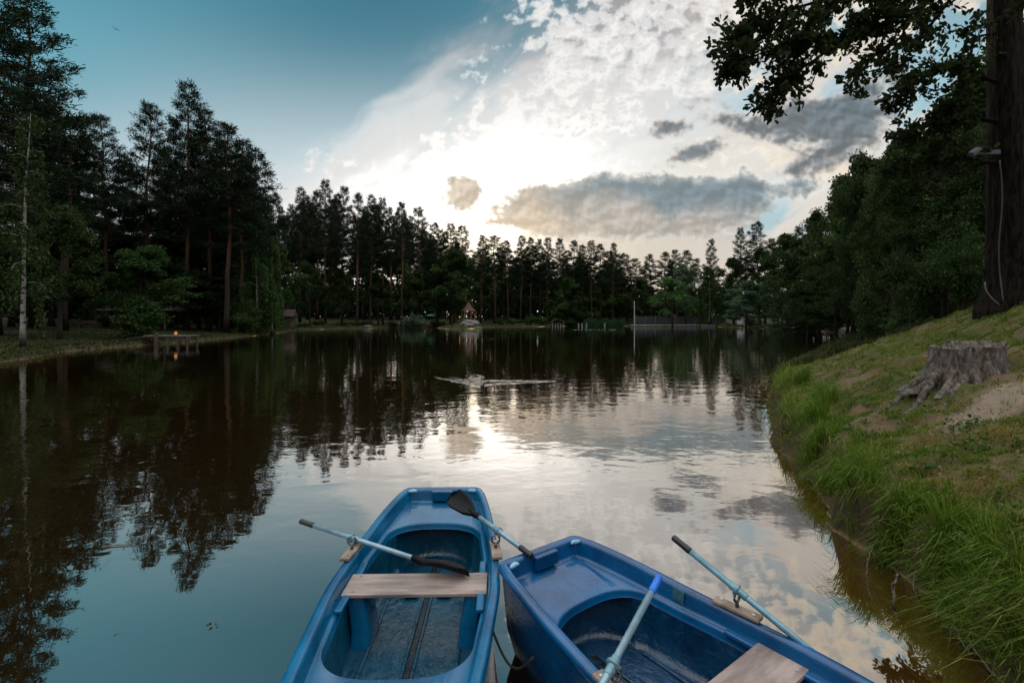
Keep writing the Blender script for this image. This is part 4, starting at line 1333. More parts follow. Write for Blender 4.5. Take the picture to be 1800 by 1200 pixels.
    tag(root, 'great dark oak at the top of the bank, its leafy boughs hanging over the water', 'tree')
    # floodlight bracket strapped to the trunk, with its cable
    f = empty('floodlight', PD(1742, 268, 10.5))
    A = Acc(); A.box((-.16, 0, -.03), (.44, .035, .03)); A.box((.14, .05, .02), (.20, .05, .09)); A.obj('bracket', M['iron'], f, bevel=.004)
    A = Acc(); A.box((-.40, -.04, .005), (.24, .15, .075), rot=(R(15), R(-38), 0), taper=.8); A.obj('lamp_housing', simple('grey_housing', (.09, .10, .115), .45, .2, 20), f, bevel=.01)
    tag(f, 'small grey floodlight on a bracket fixed to the oak trunk', 'floodlight')
    A = Acc()
    zz = np.linspace(0, 1, 26)
    pts = np.array([PD(1757 + 4 * math.sin(q * 7) + 4 * q, 282 + q * 250, 10.42 - .16 * max(0, q - .8) * 5) for q in zz])
    A.tube(pts, .013, 6)
    o = A.obj('power_cable', simple('pale_cable', (.028, .026, .025), .6, .2, 20), None, True); tag(o, 'pale cable running down the oak trunk into the ground', 'cable')
    A = Acc()
    pts = np.array([PD(1731 + 26 * q ** 2.2, 496 + 40 * q, 10.3) for q in np.linspace(0, 1, 12)])
    A.tube(pts, .014, 6)
    o = A.obj('conduit', M['pale_conduit'] if 'pale_conduit' in M else simple('pale_conduit', (.13, .115, .105), .6, .2, 20), None, True); tag(o, 'curved grey conduit loop at the foot of the oak', 'conduit')


build_oak()


def build_stump():
    rs = np.random.RandomState(8)
    p = np.array(GP(1702, 656))
    gx = gz(p[0], p[1] - .1)
    root = empty('tree_stump', (p[0], p[1], gx))
    SK = .80
    n, k = 40, 168
    th = np.arange(k) / k * 2 * np.pi
    q = np.linspace(0, 1, n)
    Q, TH = np.meshgrid(q, th, indexing='ij')
    # roots as lobes; the hollow faces the camera, a long root runs to the left
    roots = [(math.pi * .98, .55, .13), (math.pi * 1.14, .48, .13), (math.pi * 1.33, .40, .17), (math.pi * 1.62, .22, .11), (math.pi * 1.80, .20, .13), (.05, .5, .25), (1.0, .4, .3), (2.1, .4, .3), (2.75, .4, .15)]
    lob = np.zeros_like(TH)
    for a, L, w in roots:
        dd = np.angle(np.exp(1j * (TH - a)))
        lob = np.maximum(lob, L * np.exp(-(dd / w) ** 2))
    r = .50 + .05 * np.cos(TH * 2 + .5) + .03 * np.cos(TH * 5)
    r = r * (1 - .06 * Q) + lob * ((1 - Q) ** 5.0 * .80 + (1 - Q) ** 2.0 * .22) + .14 * (1 - Q) ** 2
    grain = fbm(TH * 13.37, Q * 2.0, 4, 51) - .5
    r = r + .085 * grain + .05 * (fbm(TH * 5.73, Q * 4, 4, 52) - .5)
    top = .54 + .03 * np.cos(TH - .2) + .045 * (fbm(TH * 5.1, TH * 0 + .5, 4, 53) - .5) * 2 + .04 * (np.cos(TH * 1 - .1) > .2) * 1.0
    hole = np.exp(-(np.angle(np.exp(1j * (TH - math.pi * 1.48))) / .20) ** 4) * .24
    zb = -.34 + hole * 1.6 + .0 * TH
    Z = zb + (top - zb) * Q ** .95
    X, Y = r * np.cos(TH), r * np.sin(TH)
    A = Acc()
    V = np.stack([X, Y, Z], -1).reshape(-1, 3)
    i = np.arange(n - 1)[:, None] * k; j = np.arange(k)[None, :]; j2 = (j + 1) % k
    A.add(V, np.stack([i + j, i + j2, i + k + j2, i + k + j], -1).reshape(-1, 4))
    # rotten top: rim, then a ragged hollow inside
    rings = []
    for f, dz in ((.93, .012), (.85, -.03), (.70, -.10), (.45, -.06), (.2, -.09), (.02, -.08)):
        rr = r[-1] * f
        zz = top[-1] * (1 if f > .9 else .96) + dz + .07 * (fbm(np.cos(th) * f * 4 + 9, np.sin(th) * f * 4, 4, 54) - .5) * 2
        rings.append(np.stack([rr * np.cos(th), rr * np.sin(th), zz], -1))
    allr = np.concatenate([V[-k:]] + rings)
    nn = len(rings) + 1
    i = np.arange(nn - 1)[:, None] * k
    A.add(allr, np.stack([i + j, i + j2, i + k + j2, i + k + j], -1).reshape(-1, 4))
    # surface roots snaking out to the left and the front
    for pts, r0 in [([(-.62, -.05, .10), (-.95, -.12, .02), (-1.2, -.22, -.06), (-1.45, -.30, -.20)], .085), ([(-.55, .20, .12), (-1.0, .25, .06), (-1.4, .12, -.08), (-1.75, .1, -.24)], .075),
                    ([(-.42, -.40, .06), (-.8, -.62, -.10), (-1.25, -.85, -.30)], .06), ([(.55, -.3, .06), (.8, -.38, .08), (1.1, -.42, .12)], .06)]:
        P = np.array(pts); u = np.linspace(0, 1, len(P)); uu = np.linspace(0, 1, 16)
        S = np.stack([np.interp(uu, u, P[:, a]) for a in range(3)], -1); S[1:-1] = (S[:-2] + 2 * S[1:-1] + S[2:]) / 4
        for e in S:
            fr_ = min(1, max(0, (math.hypot(e[0], e[1]) - .5) / .5)); e[2] = e[2] * (1 - fr_) + ((gz(e[0] * SK + p[0], e[1] * SK + p[1]) - gx) / SK - .012) * fr_
        S += rs.normal(0, .012, S.shape)
        A.tube(S, np.linspace(r0, .02, 16) * (1 + .2 * np.sin(uu * 17)), 9)
    m, t, b = new_mat('weathered_wood')
    o = objco(t); x, y, z = sep(t, o)
    n1 = noise(t, vmul(t, o, (1, 1, .22)), 15, 6, .7, dist=.5); n2 = noise(t, o, 3.2, 4, .6); n3 = noise(t, vmul(t, o, (1, 1, .10)), 42, 3, .6)
    c = mixc(t, sstep(.32, .66, n1), (.024, .018, .015), (.27, .225, .195))
    c = mixc(t, sstep(.48, .70, n2) * .55, c, (.085, .10, .125))
    c = mixc(t, sstep(.60, .52, n3) * .4, c, (.05, .042, .04))
    setin(t, b, 'Base Color', c); b.inputs['Roughness'].default_value = .9; b.inputs['Specular IOR Level'].default_value = .2
    setin(t, b, 'Normal', bump(t, n1 + n3 * .5, .045))
    A.V = [v * np.float32(SK) for v in A.V]
    A.obj('stump_wood', m, root, True)
    tag(root, 'weathered grey tree stump with spreading roots and a dark hollow on the grassy bank', 'stump')


build_stump()


def grass_blades(rs, P, N, L, wd, lean, stiff, clump=0.0):
    """P base points, N lean direction (horizontal), L lengths: a bent blade of two pieces each"""
    k = len(P)
    az = rs.uniform(0, 6.283, k)
    h = np.stack([np.cos(az), np.sin(az), 0 * az], -1) * stiff + N * lean[:, None]
    if clump:
        ca = fbm(P[:, 0] * 2.2, P[:, 1] * 2.2, 3, 91) * 22; h = h + np.stack([np.cos(ca), np.sin(ca), 0 * ca], -1) * clump
    sd = np.stack([-np.sin(az + 1.2), np.cos(az + 1.2), 0 * az], -1) * wd[:, None] * .5
    L = L[:, None]
    up = np.float32((0, 0, 1))
    m1 = P + up * L * .48 + h * L * .18
    hl = np.linalg.norm(h, axis=1, keepdims=True)
    m2 = P + up * L * (.84 - .22 * np.minimum(hl, 1.6)) + h * L * .46
    tip = P + up * L * (1.0 - .62 * np.minimum(hl, 1.6)) + h * L * .80
    V = np.stack([P - sd, P + sd, m1 + sd * .9, m1 - sd * .9, m2 + sd * .65, m2 - sd * .65, tip], 1).reshape(-1, 3)
    b = np.arange(k)[:, None] * 7
    return V, np.concatenate([b + np.array([0, 1, 2, 3]), b + np.array([3, 2, 4, 5])]), b + np.array([5, 4, 6])


def grass_mat(name, cols):
    m = bpy.data.materials.new(name); m.use_nodes = True
    t = m.node_tree; t.nodes.clear()
    out = t.nodes.new('ShaderNodeOutputMaterial')
    P = pos(t)
    n1, n2 = noise(t, P, .8, 4, .6), noise(t, P, 4.5, 3, .6)
    leaf = attr(t, 'leaf'); dry = attr(t, 'dry')
    c = mixc(t, sstep(.25, .75, n1 * .5 + n2 * .2 + leaf * .35), cols[0], cols[1])
    c = mixc(t, sstep(.45, .85, dry), c, cols[2])
    d = t.nodes.new('ShaderNodeBsdfDiffuse'); t.links.new(c, d.inputs[0])
    tl = t.nodes.new('ShaderNodeBsdfTranslucent'); t.links.new(vscale(t, c, 1.2), tl.inputs[0])
    g = t.nodes.new('ShaderNodeBsdfGlossy'); g.inputs['Roughness'].default_value = .42; g.inputs['Color'].default_value = (.8, .85, .75, 1)
    a = t.nodes.new('ShaderNodeMixShader'); a.inputs[0].default_value = .35
    t.links.new(d.outputs[0], a.inputs[1]); t.links.new(tl.outputs[0], a.inputs[2])
    b = t.nodes.new('ShaderNodeMixShader'); b.inputs[0].default_value = .018
    t.links.new(a.outputs[0], b.inputs[1]); t.links.new(g.outputs[0], b.inputs[2])
    t.links.new(b.outputs[0], out.inputs[0])
    return m


def build_grass():
    rs = np.random.RandomState(77)
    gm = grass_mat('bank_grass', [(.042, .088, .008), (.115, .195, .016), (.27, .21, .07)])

    dm = grass_mat('shade_tinted_grass', [(.012, .024, .006), (.036, .054, .012), (.12, .088, .034)])  # darker grass colours that stand in for shade under overhanging trees

    def grad(x, y, e=.05):
        return unit(np.stack([shore_dist(x - e, y) - shore_dist(x + e, y), shore_dist(x, y - e) - shore_dist(x, y + e), 0 * x], -1))

    def emitter(name, k, rlo, rhi, tlo, thi, smin, smax, hfun, wd, lean, stiff, cut, label, cat, clump=.35, mat=None):
        th = np.arctan((rs.uniform(tlo, thi, k) - CX) / FP); r = np.exp(rs.uniform(math.log(rlo), math.log(rhi), k))
        x, y = np.sin(th) * r, np.cos(th) * r
        s = shore_dist(x, y)
        ok = (s > smin) & (s < smax)
        x, y, s, r = x[ok], y[ok], s[ok], r[ok]
        n1 = fbm(x * 1.1, y * 1.1, 4, 61); n2 = fbm(x * 3.2, y * 3.2, 4, 62)
        sand = np.exp(-(((x - 6.6) / 1.5) ** 2 + ((y - 5.75) / .55) ** 2))
        st = np.exp(-(((x - 6.55) / .75) ** 2 + ((y - 6.85) / .6) ** 2))
        keep = rs.rand(len(x)) < cut(n1, n2, s, sand, st)
        x, y, s, r, n1, n2 = x[keep], y[keep], s[keep], r[keep], n1[keep], n2[keep]
        z = ground(x, y, s)
        N = grad(x, y)
        L = hfun(n1, n2, s, r) * rs.uniform(.55, 1.25, len(x))
        far = np.maximum(1, r / 5.5)
        V, q, tr = grass_blades(rs, np.stack([x, y, z - .01], -1), N, L.astype(np.float32), wd * far * rs.uniform(.5, 1.8, len(x)), lean(s), stiff, clump)
        leaf = np.repeat(rs.rand(len(x)), 7); dry = np.repeat(np.clip(rs.rand(len(x)) * .75 + (n1 - .5) * 1.6 * (s > .5), 0, 1), 7)
        o = link(name, np_mesh(name, V, [q, tr], attr={'leaf': leaf, 'dry': dry}), mat or gm)
        tag(o, label, cat, None, 'stuff')
    # short lawn over the slope
    emitter('lawn_grass', 520000, 2.6, 26, 1330, 2250, .25, 14, lambda a, b, s, r: .022 + .055 * ss(.43, .62, b), .0042, lambda s: .25 + 0 * s, .75,
            lambda a, b, s, sand, st: (.12 + .88 * ss(.42, .52, a * .55 + b * .45)) * (1 - .96 * ss(.25, .6, sand + (b - .5) * .5)) * (1 - st), 'short patchy grass on the slope around the stump', 'grass')
    # long grass that arches over the water's edge
    emitter('long_grass', 110000, 2.2, 30, 1300, 2000, .0, 1.0, lambda a, b, s, r: (.12 + .24 * ss(.40, .64, b)) * (1 - .60 * ss(.35, .8, s)), .0062, lambda s: .10 + .38 * ss(.3, .02, s), .85,
            lambda a, b, s, sand, st: (.10 + .90 * ss(.42, .54, b)) * ss(1.05, .35, s + (a - .5)) * (.45 + .55 * ss(.02, .2, s)), 'long green grass arching over the edge of the near bank', 'grass', .6)
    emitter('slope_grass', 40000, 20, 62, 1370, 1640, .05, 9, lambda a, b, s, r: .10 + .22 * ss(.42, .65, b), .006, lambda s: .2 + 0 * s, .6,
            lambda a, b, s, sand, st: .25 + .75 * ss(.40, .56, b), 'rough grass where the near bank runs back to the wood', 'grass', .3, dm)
    # grass of the spit and the far banks
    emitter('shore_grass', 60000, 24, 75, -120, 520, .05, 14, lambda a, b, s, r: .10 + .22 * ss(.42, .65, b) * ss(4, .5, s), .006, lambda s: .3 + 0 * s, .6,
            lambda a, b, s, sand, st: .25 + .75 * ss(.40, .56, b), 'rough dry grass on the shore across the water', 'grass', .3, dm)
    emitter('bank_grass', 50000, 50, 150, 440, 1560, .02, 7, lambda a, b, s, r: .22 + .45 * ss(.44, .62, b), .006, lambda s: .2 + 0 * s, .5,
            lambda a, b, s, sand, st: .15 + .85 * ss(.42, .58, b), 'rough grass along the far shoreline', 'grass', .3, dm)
    # fallen leaves and bits of straw trodden into the turf
    k = 5200
    th = np.arctan((rs.uniform(1340, 1860, k) - CX) / FP); r = np.exp(rs.uniform(math.log(2.8), math.log(18), k))
    x, y = np.sin(th) * r, np.cos(th) * r; s = shore_dist(x, y); ok = (s > .45) & (s < 12) & (rs.rand(k) < .25 + .75 * ss(.5, .6, fbm(x, y, 3, 64)))
    x, y, s = x[ok], y[ok], s[ok]
    V, F, at = leaves(rs, np.stack([x, y, ground(x, y, s) + .012 + rs.rand(len(x)) * .02], -1), .036, 2.2)
    o = link('leaf_litter', np_mesh('leaf_litter', V, [F], attr={'leaf': at}), leaf_mat('dead_leaves', [(.10, .065, .035), (.24, .17, .10), (.34, .28, .2)], .05))
    tag(o, 'dead leaves and straw lying in the short turf', 'leaf litter', None, 'stuff')
    # broad-leaved weeds among the grass near the edge
    k = 900
    th = np.arctan((rs.uniform(1330, 1860, k) - CX) / FP); r = np.exp(rs.uniform(math.log(2.6), math.log(16), k))
    x, y = np.sin(th) * r, np.cos(th) * r; s = shore_dist(x, y); ok = (s > .08) & (s < 1.6) & (rs.rand(k) < ss(.48, .58, fbm(x * 1.7, y * 1.7, 3, 65)))
    x, y, s = x[ok], y[ok], s[ok]; n = 16
    c = np.stack([x, y, ground(x, y, s)], -1); D = rs.normal(0, 1, (len(x) * n, 3)) * (1, 1, .4) + (0, 0, .55)
    P = np.repeat(c, n, 0) + rs.uniform(0, 1, (len(x) * n, 1)) * np.repeat(rs.uniform(.05, .22, (len(x), 1)), n, 0) * (0, 0, 1) + rs.normal(0, .03, (len(x) * n, 3)) * (1, 1, 0)
    V, F, at = leaves(rs, P, .042, 1.2, D)
    o = link('weeds', np_mesh('weeds', V, [F], attr={'leaf': at}), leaf_mat('weed_leaves', [(.028, .062, .012), (.075, .13, .028), (.16, .17, .05)], .3))
    tag(o, 'broad-leaved weeds among the long grass at the edge', 'weeds', None, 'stuff')
    # big tussocks: broad arching blades in one clump
    k = 0
    for px, py, z0, n, L in [(1442, 700, .5, 260, .50), (1425, 735, .45, 220, .50), (1400, 665, .45, 200, .5), (1500, 845, .55, 200, .36), (1462, 840, .45, 260, .42), (1580, 905, .55, 260, .34),
                             (1655, 965, .5, 320, .36), (1720, 985, .55, 320, .36), (1690, 1050, .42, 220, .30), (1795, 1060, .6, 320, .38), (1560, 960, .42, 240, .30), (1420, 790, .4, 240, .45), (1640, 880, .62, 140, .22)]:
        w = GP(px + 12, py + 6)
        if gz(*w) < .12: continue
        w = Vector((*w, 0))
        rr = rs.normal(0, .07, (n, 2)); x, y = w.x + rr[:, 0], w.y + rr[:, 1]
        V, q, tr = grass_blades(rs, np.stack([x, y, ground(x, y) - .02], -1), unit(np.concatenate([rr, 0 * rr[:, :1]], 1)) * .5 + grad(x, y) * .4, L * rs.uniform(.5, 1.2, n), .0085 * rs.uniform(.7, 1.4, n), np.full(n, 1.0), .35)
        o = link('grass_tussock', np_mesh('grass_tussock', V, [q, tr], attr={'leaf': np.repeat(rs.rand(n), 7), 'dry': np.repeat(rs.rand(n) * .62, 7)}), gm)
        tag(o, 'clump of broad arching grass blades on the near bank', 'grass', 'grass tussocks of the near bank')


build_grass()


def build_twigs():
    rs = np.random.RandomState(5)
    wood = simple('bleached_twig', (.15, .115, .09), .85, .4, 30, bump_h=.002)
    def stick(name, pts, r0, label, cat='twig', group=None):
        P = np.array(pts, float); u = np.linspace(0, 1, len(P)); uu = np.linspace(0, 1, 12)
        S = np.stack([np.interp(uu, u, P[:, a]) for a in range(3)], -1); S[1:-1] = (S[:-2] + S[1:-1] + S[2:]) / 3
        S[1:-1] += rs.normal(0, r0 * .6, S[1:-1].shape)
        A = Acc(); A.tube(S, np.linspace(r0, r0 * .4, 12), 6)
        o = A.obj(name, wood, None, True); tag(o, label, cat, group)
    w = W(1570, 1048); stick('stake', [(w.x, w.y, -.15), (w.x + .01, w.y, .08), (w.x + .03, w.y - .01, .19)], .016, 'short broken stake standing in the shallow water by the bank', 'stake')
    w = W(1522, 1010); stick('stake', [(w.x, w.y, -.12), (w.x + .01, w.y, .10), (w.x + .07, w.y + .02, .24)], .007, 'thin upright twig in the shallow water beyond the broken stake', 'twig')
    for a, b, c, lb in [((1640, 1050, .25), (1634, 1085, .10), (1632, 1100, .02), 'stout pale root stub poking down the bank into the water'),
                        ((1655, 1075, .2), (1668, 1120, .08), (1690, 1165, .02), 'thin root curving along the muddy edge below the grass'),
                        ((1690, 1105, .3), (1715, 1135, .22), (1738, 1150, .20), 'short dry stick lying across the bank above the roots'),
                        ((1715, 1120, .28), (1708, 1140, .12), (1688, 1152, .03), 'bent root reaching back to the waterline'),
                        ((1762, 1145, .3), (1775, 1175, .2), (1790, 1205, .12), 'pale root hanging down the bare earth of the bank'),
                        ((1690, 1150, .05), (1712, 1180, .03), (1735, 1205, .02), 'long thin root trailing at the water line in the corner'),
                        ((1600, 1010, .25), (1590, 1040, .08), (1596, 1062, .01), 'fine rootlet dangling from the overhanging grass'),
                        ((1745, 1040, .50), (1715, 1052, .44), (1697, 1058, .42), 'straw-coloured dry stalk poking out of the grass edge')]:
        stick('root', [(*GP(q[0] + 14, q[1]), max(0, gz(*GP(q[0] + 14, q[1]))) + dz) for q, dz in ((a, .05), (b, .035), (c, .01))], .011 if 'stout' in lb else .006, lb, 'root' if 'root' in lb else 'twig')
    lf = simple('brown_leaf', (.06, .035, .018), .7, .4, 30)
    for px, py in [(362, 1098), (368, 1093), (372, 1100), (378, 1094), (380, 1102), (366, 1105), (318, 930)]:
        w = W(px, py)
        V, F, at = leaves(rs, np.array([[0, 0, 0]]), .025, 8)
        V[:, 2] = V[:, 2] * .3 + .004
        o = link('floating_leaf', np_mesh('floating_leaf', np.concatenate([V, V + np.float32((0, 0, .002))]), [F, F + 4]), lf); o.location = (w.x, w.y, .002)
        tag(o, 'tiny brown leaf scrap floating on the calm water', 'leaf', 'leaf scraps afloat')
    w = W(212, 960)
    A = Acc(); A.tube([(-.16, -.02, .006), (-.05, .015, .012), (.06, .02, .01), (.17, .06, .03)], [.004, .007, .006, .002], 5); A.tube([(.02, .018, .012), (.06, -.04, .02)], [.004, .002], 4)
    o = A.obj('floating_twig', wood, None, True); o.location = (w.x, w.y, 0); tag(o, 'dark forked twig floating alone on the water', 'twig')


build_twigs()


# ------------------------------------------------------------------ small things round the pond
def at_px(px, d): return (px - CX) / FP * d


def build_far_things():
    rs = np.random.RandomState(3)
    wood_d = simple('dark_timber', (.055, .038, .028), .8, .35, 6, bump_h=.004, stretch=(1, 1, .3))
    wood_g = simple('grey_timber', (.12, .105, .095), .85, .3, 6, bump_h=.004, stretch=(1, .3, 1))
    red = simple('red_roofing', (.060, .022, .015), .7, .3, 6, bump_h=.004)
    white = simple('white_paint', (.18, .195, .21), .5, .12, 6)
    grey = simple('grey_board', (.035, .043, .056), .8, .22, 3, stretch=(3, 3, .4))
    stone = simple('pale_stone', (.13, .128, .125), .9, .35, 3, bump_h=.03)
    roofd = simple('dark_roofing', (.045, .030, .028), .8, .3, 4)
    # jetty with a lit lantern
    d = 40.5; x0, x1 = at_px(262, d), at_px(341, d); j = empty('jetty', ((x0 + x1) / 2, d, 0)); hw = (x1 - x0) / 2
    A = Acc()
    for i in range(19): A.box((-hw + .1 + i * (2 * hw - .2) / 18, rs.normal(0, .03), .74 + rs.normal(0, .006)), (2 * hw / 19 - .02, 1.5, .05), rs.normal(0, .02))
    for y in (-.6, .6): A.box((0, y, .655), (2 * hw, .09, .10))
    A.obj('deck', wood_g, j)
    for px, h, r in ((286, 1.0, .17), (306, .66, .09), (323, .66, .08), (339, .66, .08)):
        for y in (-.62, .62):
            if y > 0 and px == 286: continue
            A = Acc(); A.tube([(at_px(px, d) - j.location.x, y - .1, -.8), (at_px(px, d) - j.location.x, y - .1, h - .02), (at_px(px, d) - j.location.x, y - .1, h)], [r, r * .95, r * .8], 10); A.obj('post', wood_d, j)
    A = Acc(); A.box((-hw - .9, .4, .60), (2.0, .9, .05), rot=(0, R(-8), 0)); A.obj('ramp', wood_g, j)
    tag(j, 'low wooden jetty on round posts at the shore under the leaning tree', 'jetty')
    l = empty('lantern', (at_px(314, d), d - .35, .77))
    A = Acc(); A.lathe([(.0, 0), (.12, 0), (.13, .03), (.10, .05)], k=12); A.lathe([(.10, .27), (.13, .28), (.05, .36), (0, .37)], k=12); A.obj('lantern_frame', M['iron'], l)
    A = Acc(); A.lathe([(.095, .05), (.11, .12), (.11, .2), (.095, .27)], k=12); A.obj('lantern_glass', emit('amber_light', (1.0, .42, .10), .14), l, True)
    tag(l, 'small amber lantern standing on the wooden jetty', 'lantern')
    # open shelter and bench on the lawn
    d = 58; x = at_px(250, d); s = empty('shelter', (x, d, gz(x, d)))
    A = Acc(); A.add([(-4.4, -2, 2.2), (4.4, -2, 2.2), (4.4, 2, 2.2), (-4.4, 2, 2.2), (-3.2, 0, 3.3), (3.2, 0, 3.3)], [(0, 1, 5, 4), (2, 3, 4, 5)]); A.F.setdefault(3, []).append(np.array([(1, 2, 5), (3, 0, 4)])); A.F[4].append(np.array([(3, 2, 1, 0)]))
    A.obj('roof', roofd, s)
    for px in (-4, -1.4, 1.4, 4):
        A = Acc(); A.box((px, -1.8, 1.1), (.14, .14, 2.2)); A.obj('post', wood_d, s)
    A = Acc(); A.box((0, 0, .74), (3, .8, .06)); A.box((-1.2, 0, .36), (.1, .6, .72)); A.box((1.2, 0, .36), (.1, .6, .72)); A.obj('table', wood_d, s)
    tag(s, 'low open shelter with a dark roof behind the leaning green tree', 'shelter')
    d = 55; x = at_px(152, d); b = empty('bench', (x, d, gz(x, d)), .2)
    A = Acc(); A.box((0, 0, .44), (1.5, .38, .05)); A.obj('seat', wood_d, b)
    A = Acc(); A.box((0, .2, .72), (1.5, .05, .3)); A.obj('backrest', wood_d, b)
    for sx in (-1, 1):
        A = Acc(); A.box((sx * .6, 0, .21), (.07, .36, .42)); A.box((sx * .6, .2, .43), (.06, .05, .8)); A.obj('leg', wood_d, b)
    tag(b, 'dark wooden bench standing alone on the shady lawn', 'bench')
    # cabin roof at the point
    d = 86; x = at_px(490, d); c = empty('cabin', (x, d, gz(x, d)), .25)
    A = Acc(); A.box((0, 0, 1.1), (4.6, 3.4, 2.2)); A.obj('wall', wood_d, c)
    A = Acc(); A.add([(-2.8, -2.2, 2.05), (2.8, -2.2, 2.05), (2.8, 2.2, 2.05), (-2.8, 2.2, 2.05), (-2.8, 0, 3.3), (2.8, 0, 3.3)], [(0, 1, 5, 4), (2, 3, 4, 5), (3, 2, 1, 0)]); A.F.setdefault(3, []).append(np.array([(1, 2, 5), (3, 0, 4)]))
    A.obj('roof', simple('cabin_roofing', (.025, .014, .013), .8, .3, 4), c)
    A = Acc(); A.box((-.8, -1.72, .95), (.9, .05, 1.9)); A.obj('door', wood_g, c)
    A = Acc(); A.box((1.0, -1.72, 1.3), (.8, .05, .7)); A.obj('window', M['black_strip'], c)
    tag(c, 'low dark cabin with a brownish roof half hidden behind the point', 'cabin')
    # summerhouse on its knoll
    d = 103; x = at_px(823, d); g0 = gz(x, d); g = empty('summerhouse', (x, d, g0)); Hh = HC + 27 / FP * d - g0
    A = Acc(); A.lathe([(1.65, Hh - 2.0), (1.62, Hh - 1.93), (1.15, Hh - 1.55), (.72, Hh - 1.0), (.34, Hh - .45), (.12, Hh - .1), (.03, Hh + .12), (0, Hh + .14)], k=6); A.lathe([(1.65, Hh - 2.0), (0, Hh - 1.7)], k=6); A.obj('roof', red, g)
    ph = Hh - 1.98
    for q in range(6):
        A = Acc(); A.box((1.35 * math.cos(q * math.pi / 3), 1.35 * math.sin(q * math.pi / 3), ph / 2 + .06), (.13, .13, ph)); A.obj('post', simple('warm_timber', (.14, .085, .045), .75, .3, 6) if q == 0 else bpy.data.materials['warm_timber'], g)
    for q in range(6):
        if q == 4: continue
        a0, a1 = q * math.pi / 3, (q + 1) * math.pi / 3; am = (a0 + a1) / 2; L = 1.22
        A = Acc()
        for zz in (.35, .62, .9): A.box((1.17 * math.cos(am), 1.17 * math.sin(am), zz), (.05, L, .07), am)
        for q2 in (-.3, .3): A.box((1.17 * math.cos(am) - q2 * math.sin(am), 1.17 * math.sin(am) + q2 * math.cos(am), .6), (.045, .06, .62), am)
        A.obj('railing', bpy.data.materials['warm_timber'], g)
    A = Acc(); A.lathe([(0, -.3), (1.6, -.3), (1.6, .05), (0, .05)], k=6); A.obj('floor', wood_g, g)
    tag(g, 'little summerhouse with a pointed red roof on the rocky knoll', 'summerhouse')
    def globe_lamp(px, pyt, d, h0, label, k, col):
        x = at_px(px, d); z0 = gz(x, d); top = HC + (HZ - pyt) / FP * d - z0
        l = empty('globe_lamp', (x, d, z0))
        A = Acc(); A.tube([(0, 0, -.1), (0, 0, top - .15)], [.05, .035], 8); A.lathe([(.05, top - .16), (.09, top - .12), (.02, top - .1)], k=10); A.obj('post', wood_d, l)
        A = Acc(); A.lathe([(.01, top - .15), (.10, top - .11), (.155, top), (.11, top + .11), (.01, top + .155)], k=14); A.obj('lamp_globe', emit(label.split()[0] + '_globe', col, k), l, True)
        tag(l, label, 'lamp')
    globe_lamp(808, 557, 101, 0, 'amber glowing lamp beside the red-roofed summerhouse', .4, (1, .45, .12))
    globe_lamp(945, 547, 121, 0, 'white globe lamp on a post before the far pines', .9, (.9, .95, 1))
    globe_lamp(820, 556.5, 100.5, 0, 'pale globe lamp in front of the summerhouse', .30, (.8, .85, .9))
    # rocks
    def rock(px, d, sx, sy, sz, label, seed, mat=stone):
        bm = bmesh.new(); bmesh.ops.create_icosphere(bm, subdivisions=4, radius=1)
        co = np.array([v.co[:] for v in bm.verts]); n = fbm(co[:, 0] * 1.3 + seed, co[:, 1] * 1.3 + co[:, 2] * 1.7, 4, seed) - .5
        for v, q in zip(bm.verts, n): v.co = Vector((v.co.x * sx, v.co.y * sy, v.co.z * sz)) * (1 + q * .9)
        me = bpy.data.meshes.new('boulder'); bm.to_mesh(me); bm.free()
        for p in me.polygons: p.use_smooth = True
        x = at_px(px, d); o = link('boulder', me, mat); o.location = (x, d, gz(x, d) + sz * .15); tag(o, label, 'boulder')
    rock(826, 97.5, 2.0, 1.2, .95, 'pale rounded rock slope below the summerhouse', 21)
    rock(839, 97, .9, .8, .5, 'smaller mossy rock at the foot of the pale rock slope', 22, simple('mossy_stone', (.10, .12, .06), .9, .4, 3, bump_h=.02))
    rock(646, 98.5, 1.1, .6, .28, 'low pale stones at the waterline under the far pines', 23)
    rock(1492, 66, 1.3, .9, .75, 'pale sandy boulder on the shore below the dark wood', 24, simple('sandy_stone', (.36, .33, .29), .9, .3, 3, bump_h=.02))
    rock(1508, 64, .9, .7, .45, 'low sandy stone next to the pale sandy boulder', 25)
    rock(1402, 84, 1.0, .6, .35, 'flat pale stone at the shore by the layered fir', 26)
    # parasol with a table
    d = 105; x = at_px(757, d); p = empty('parasol', (x, d, gz(x, d))); top = HC + 5 / FP * d - gz(x, d)
    A = Acc(); A.tube([(0, 0, 0), (0, 0, top)], .03, 8); A.obj('pole', wood_d, p)
    A = Acc(); A.lathe([(1.05, top - .38), (1.02, top - .30), (.5, top - .12), (0, top + .02)], k=8); A.lathe([(1.05, top - .38), (.5, top - .2), (0, top - .05)], k=8); A.obj('canopy', simple('green_canvas', (.05, .20, .15), .8, .15, 6), p)
    tag(p, 'open green parasol on the far shore beside the grey-green bush', 'parasol')
    b = empty('picnic_table', (x + .2, d + .5, gz(x, d)))
    A = Acc(); A.box((0, 0, .72), (1.8, .8, .05)); A.obj('tabletop', wood_d, b)
    for sx in (-1, 1):
        A = Acc(); A.box((sx * .7, 0, .35), (.08, 1.3, .07)); A.box((sx * .7, -.35, .35), (.08, .08, .7)); A.box((sx * .7, .35, .35), (.08, .08, .7)); A.obj('leg', wood_d, b)
    tag(b, 'dark picnic table beneath the green parasol', 'table')
    # boathouse with white posts over the water
    d = 118; x = at_px(980, d); bh = empty('boathouse', (x, d, 0)); w = 1.35
    A = Acc()
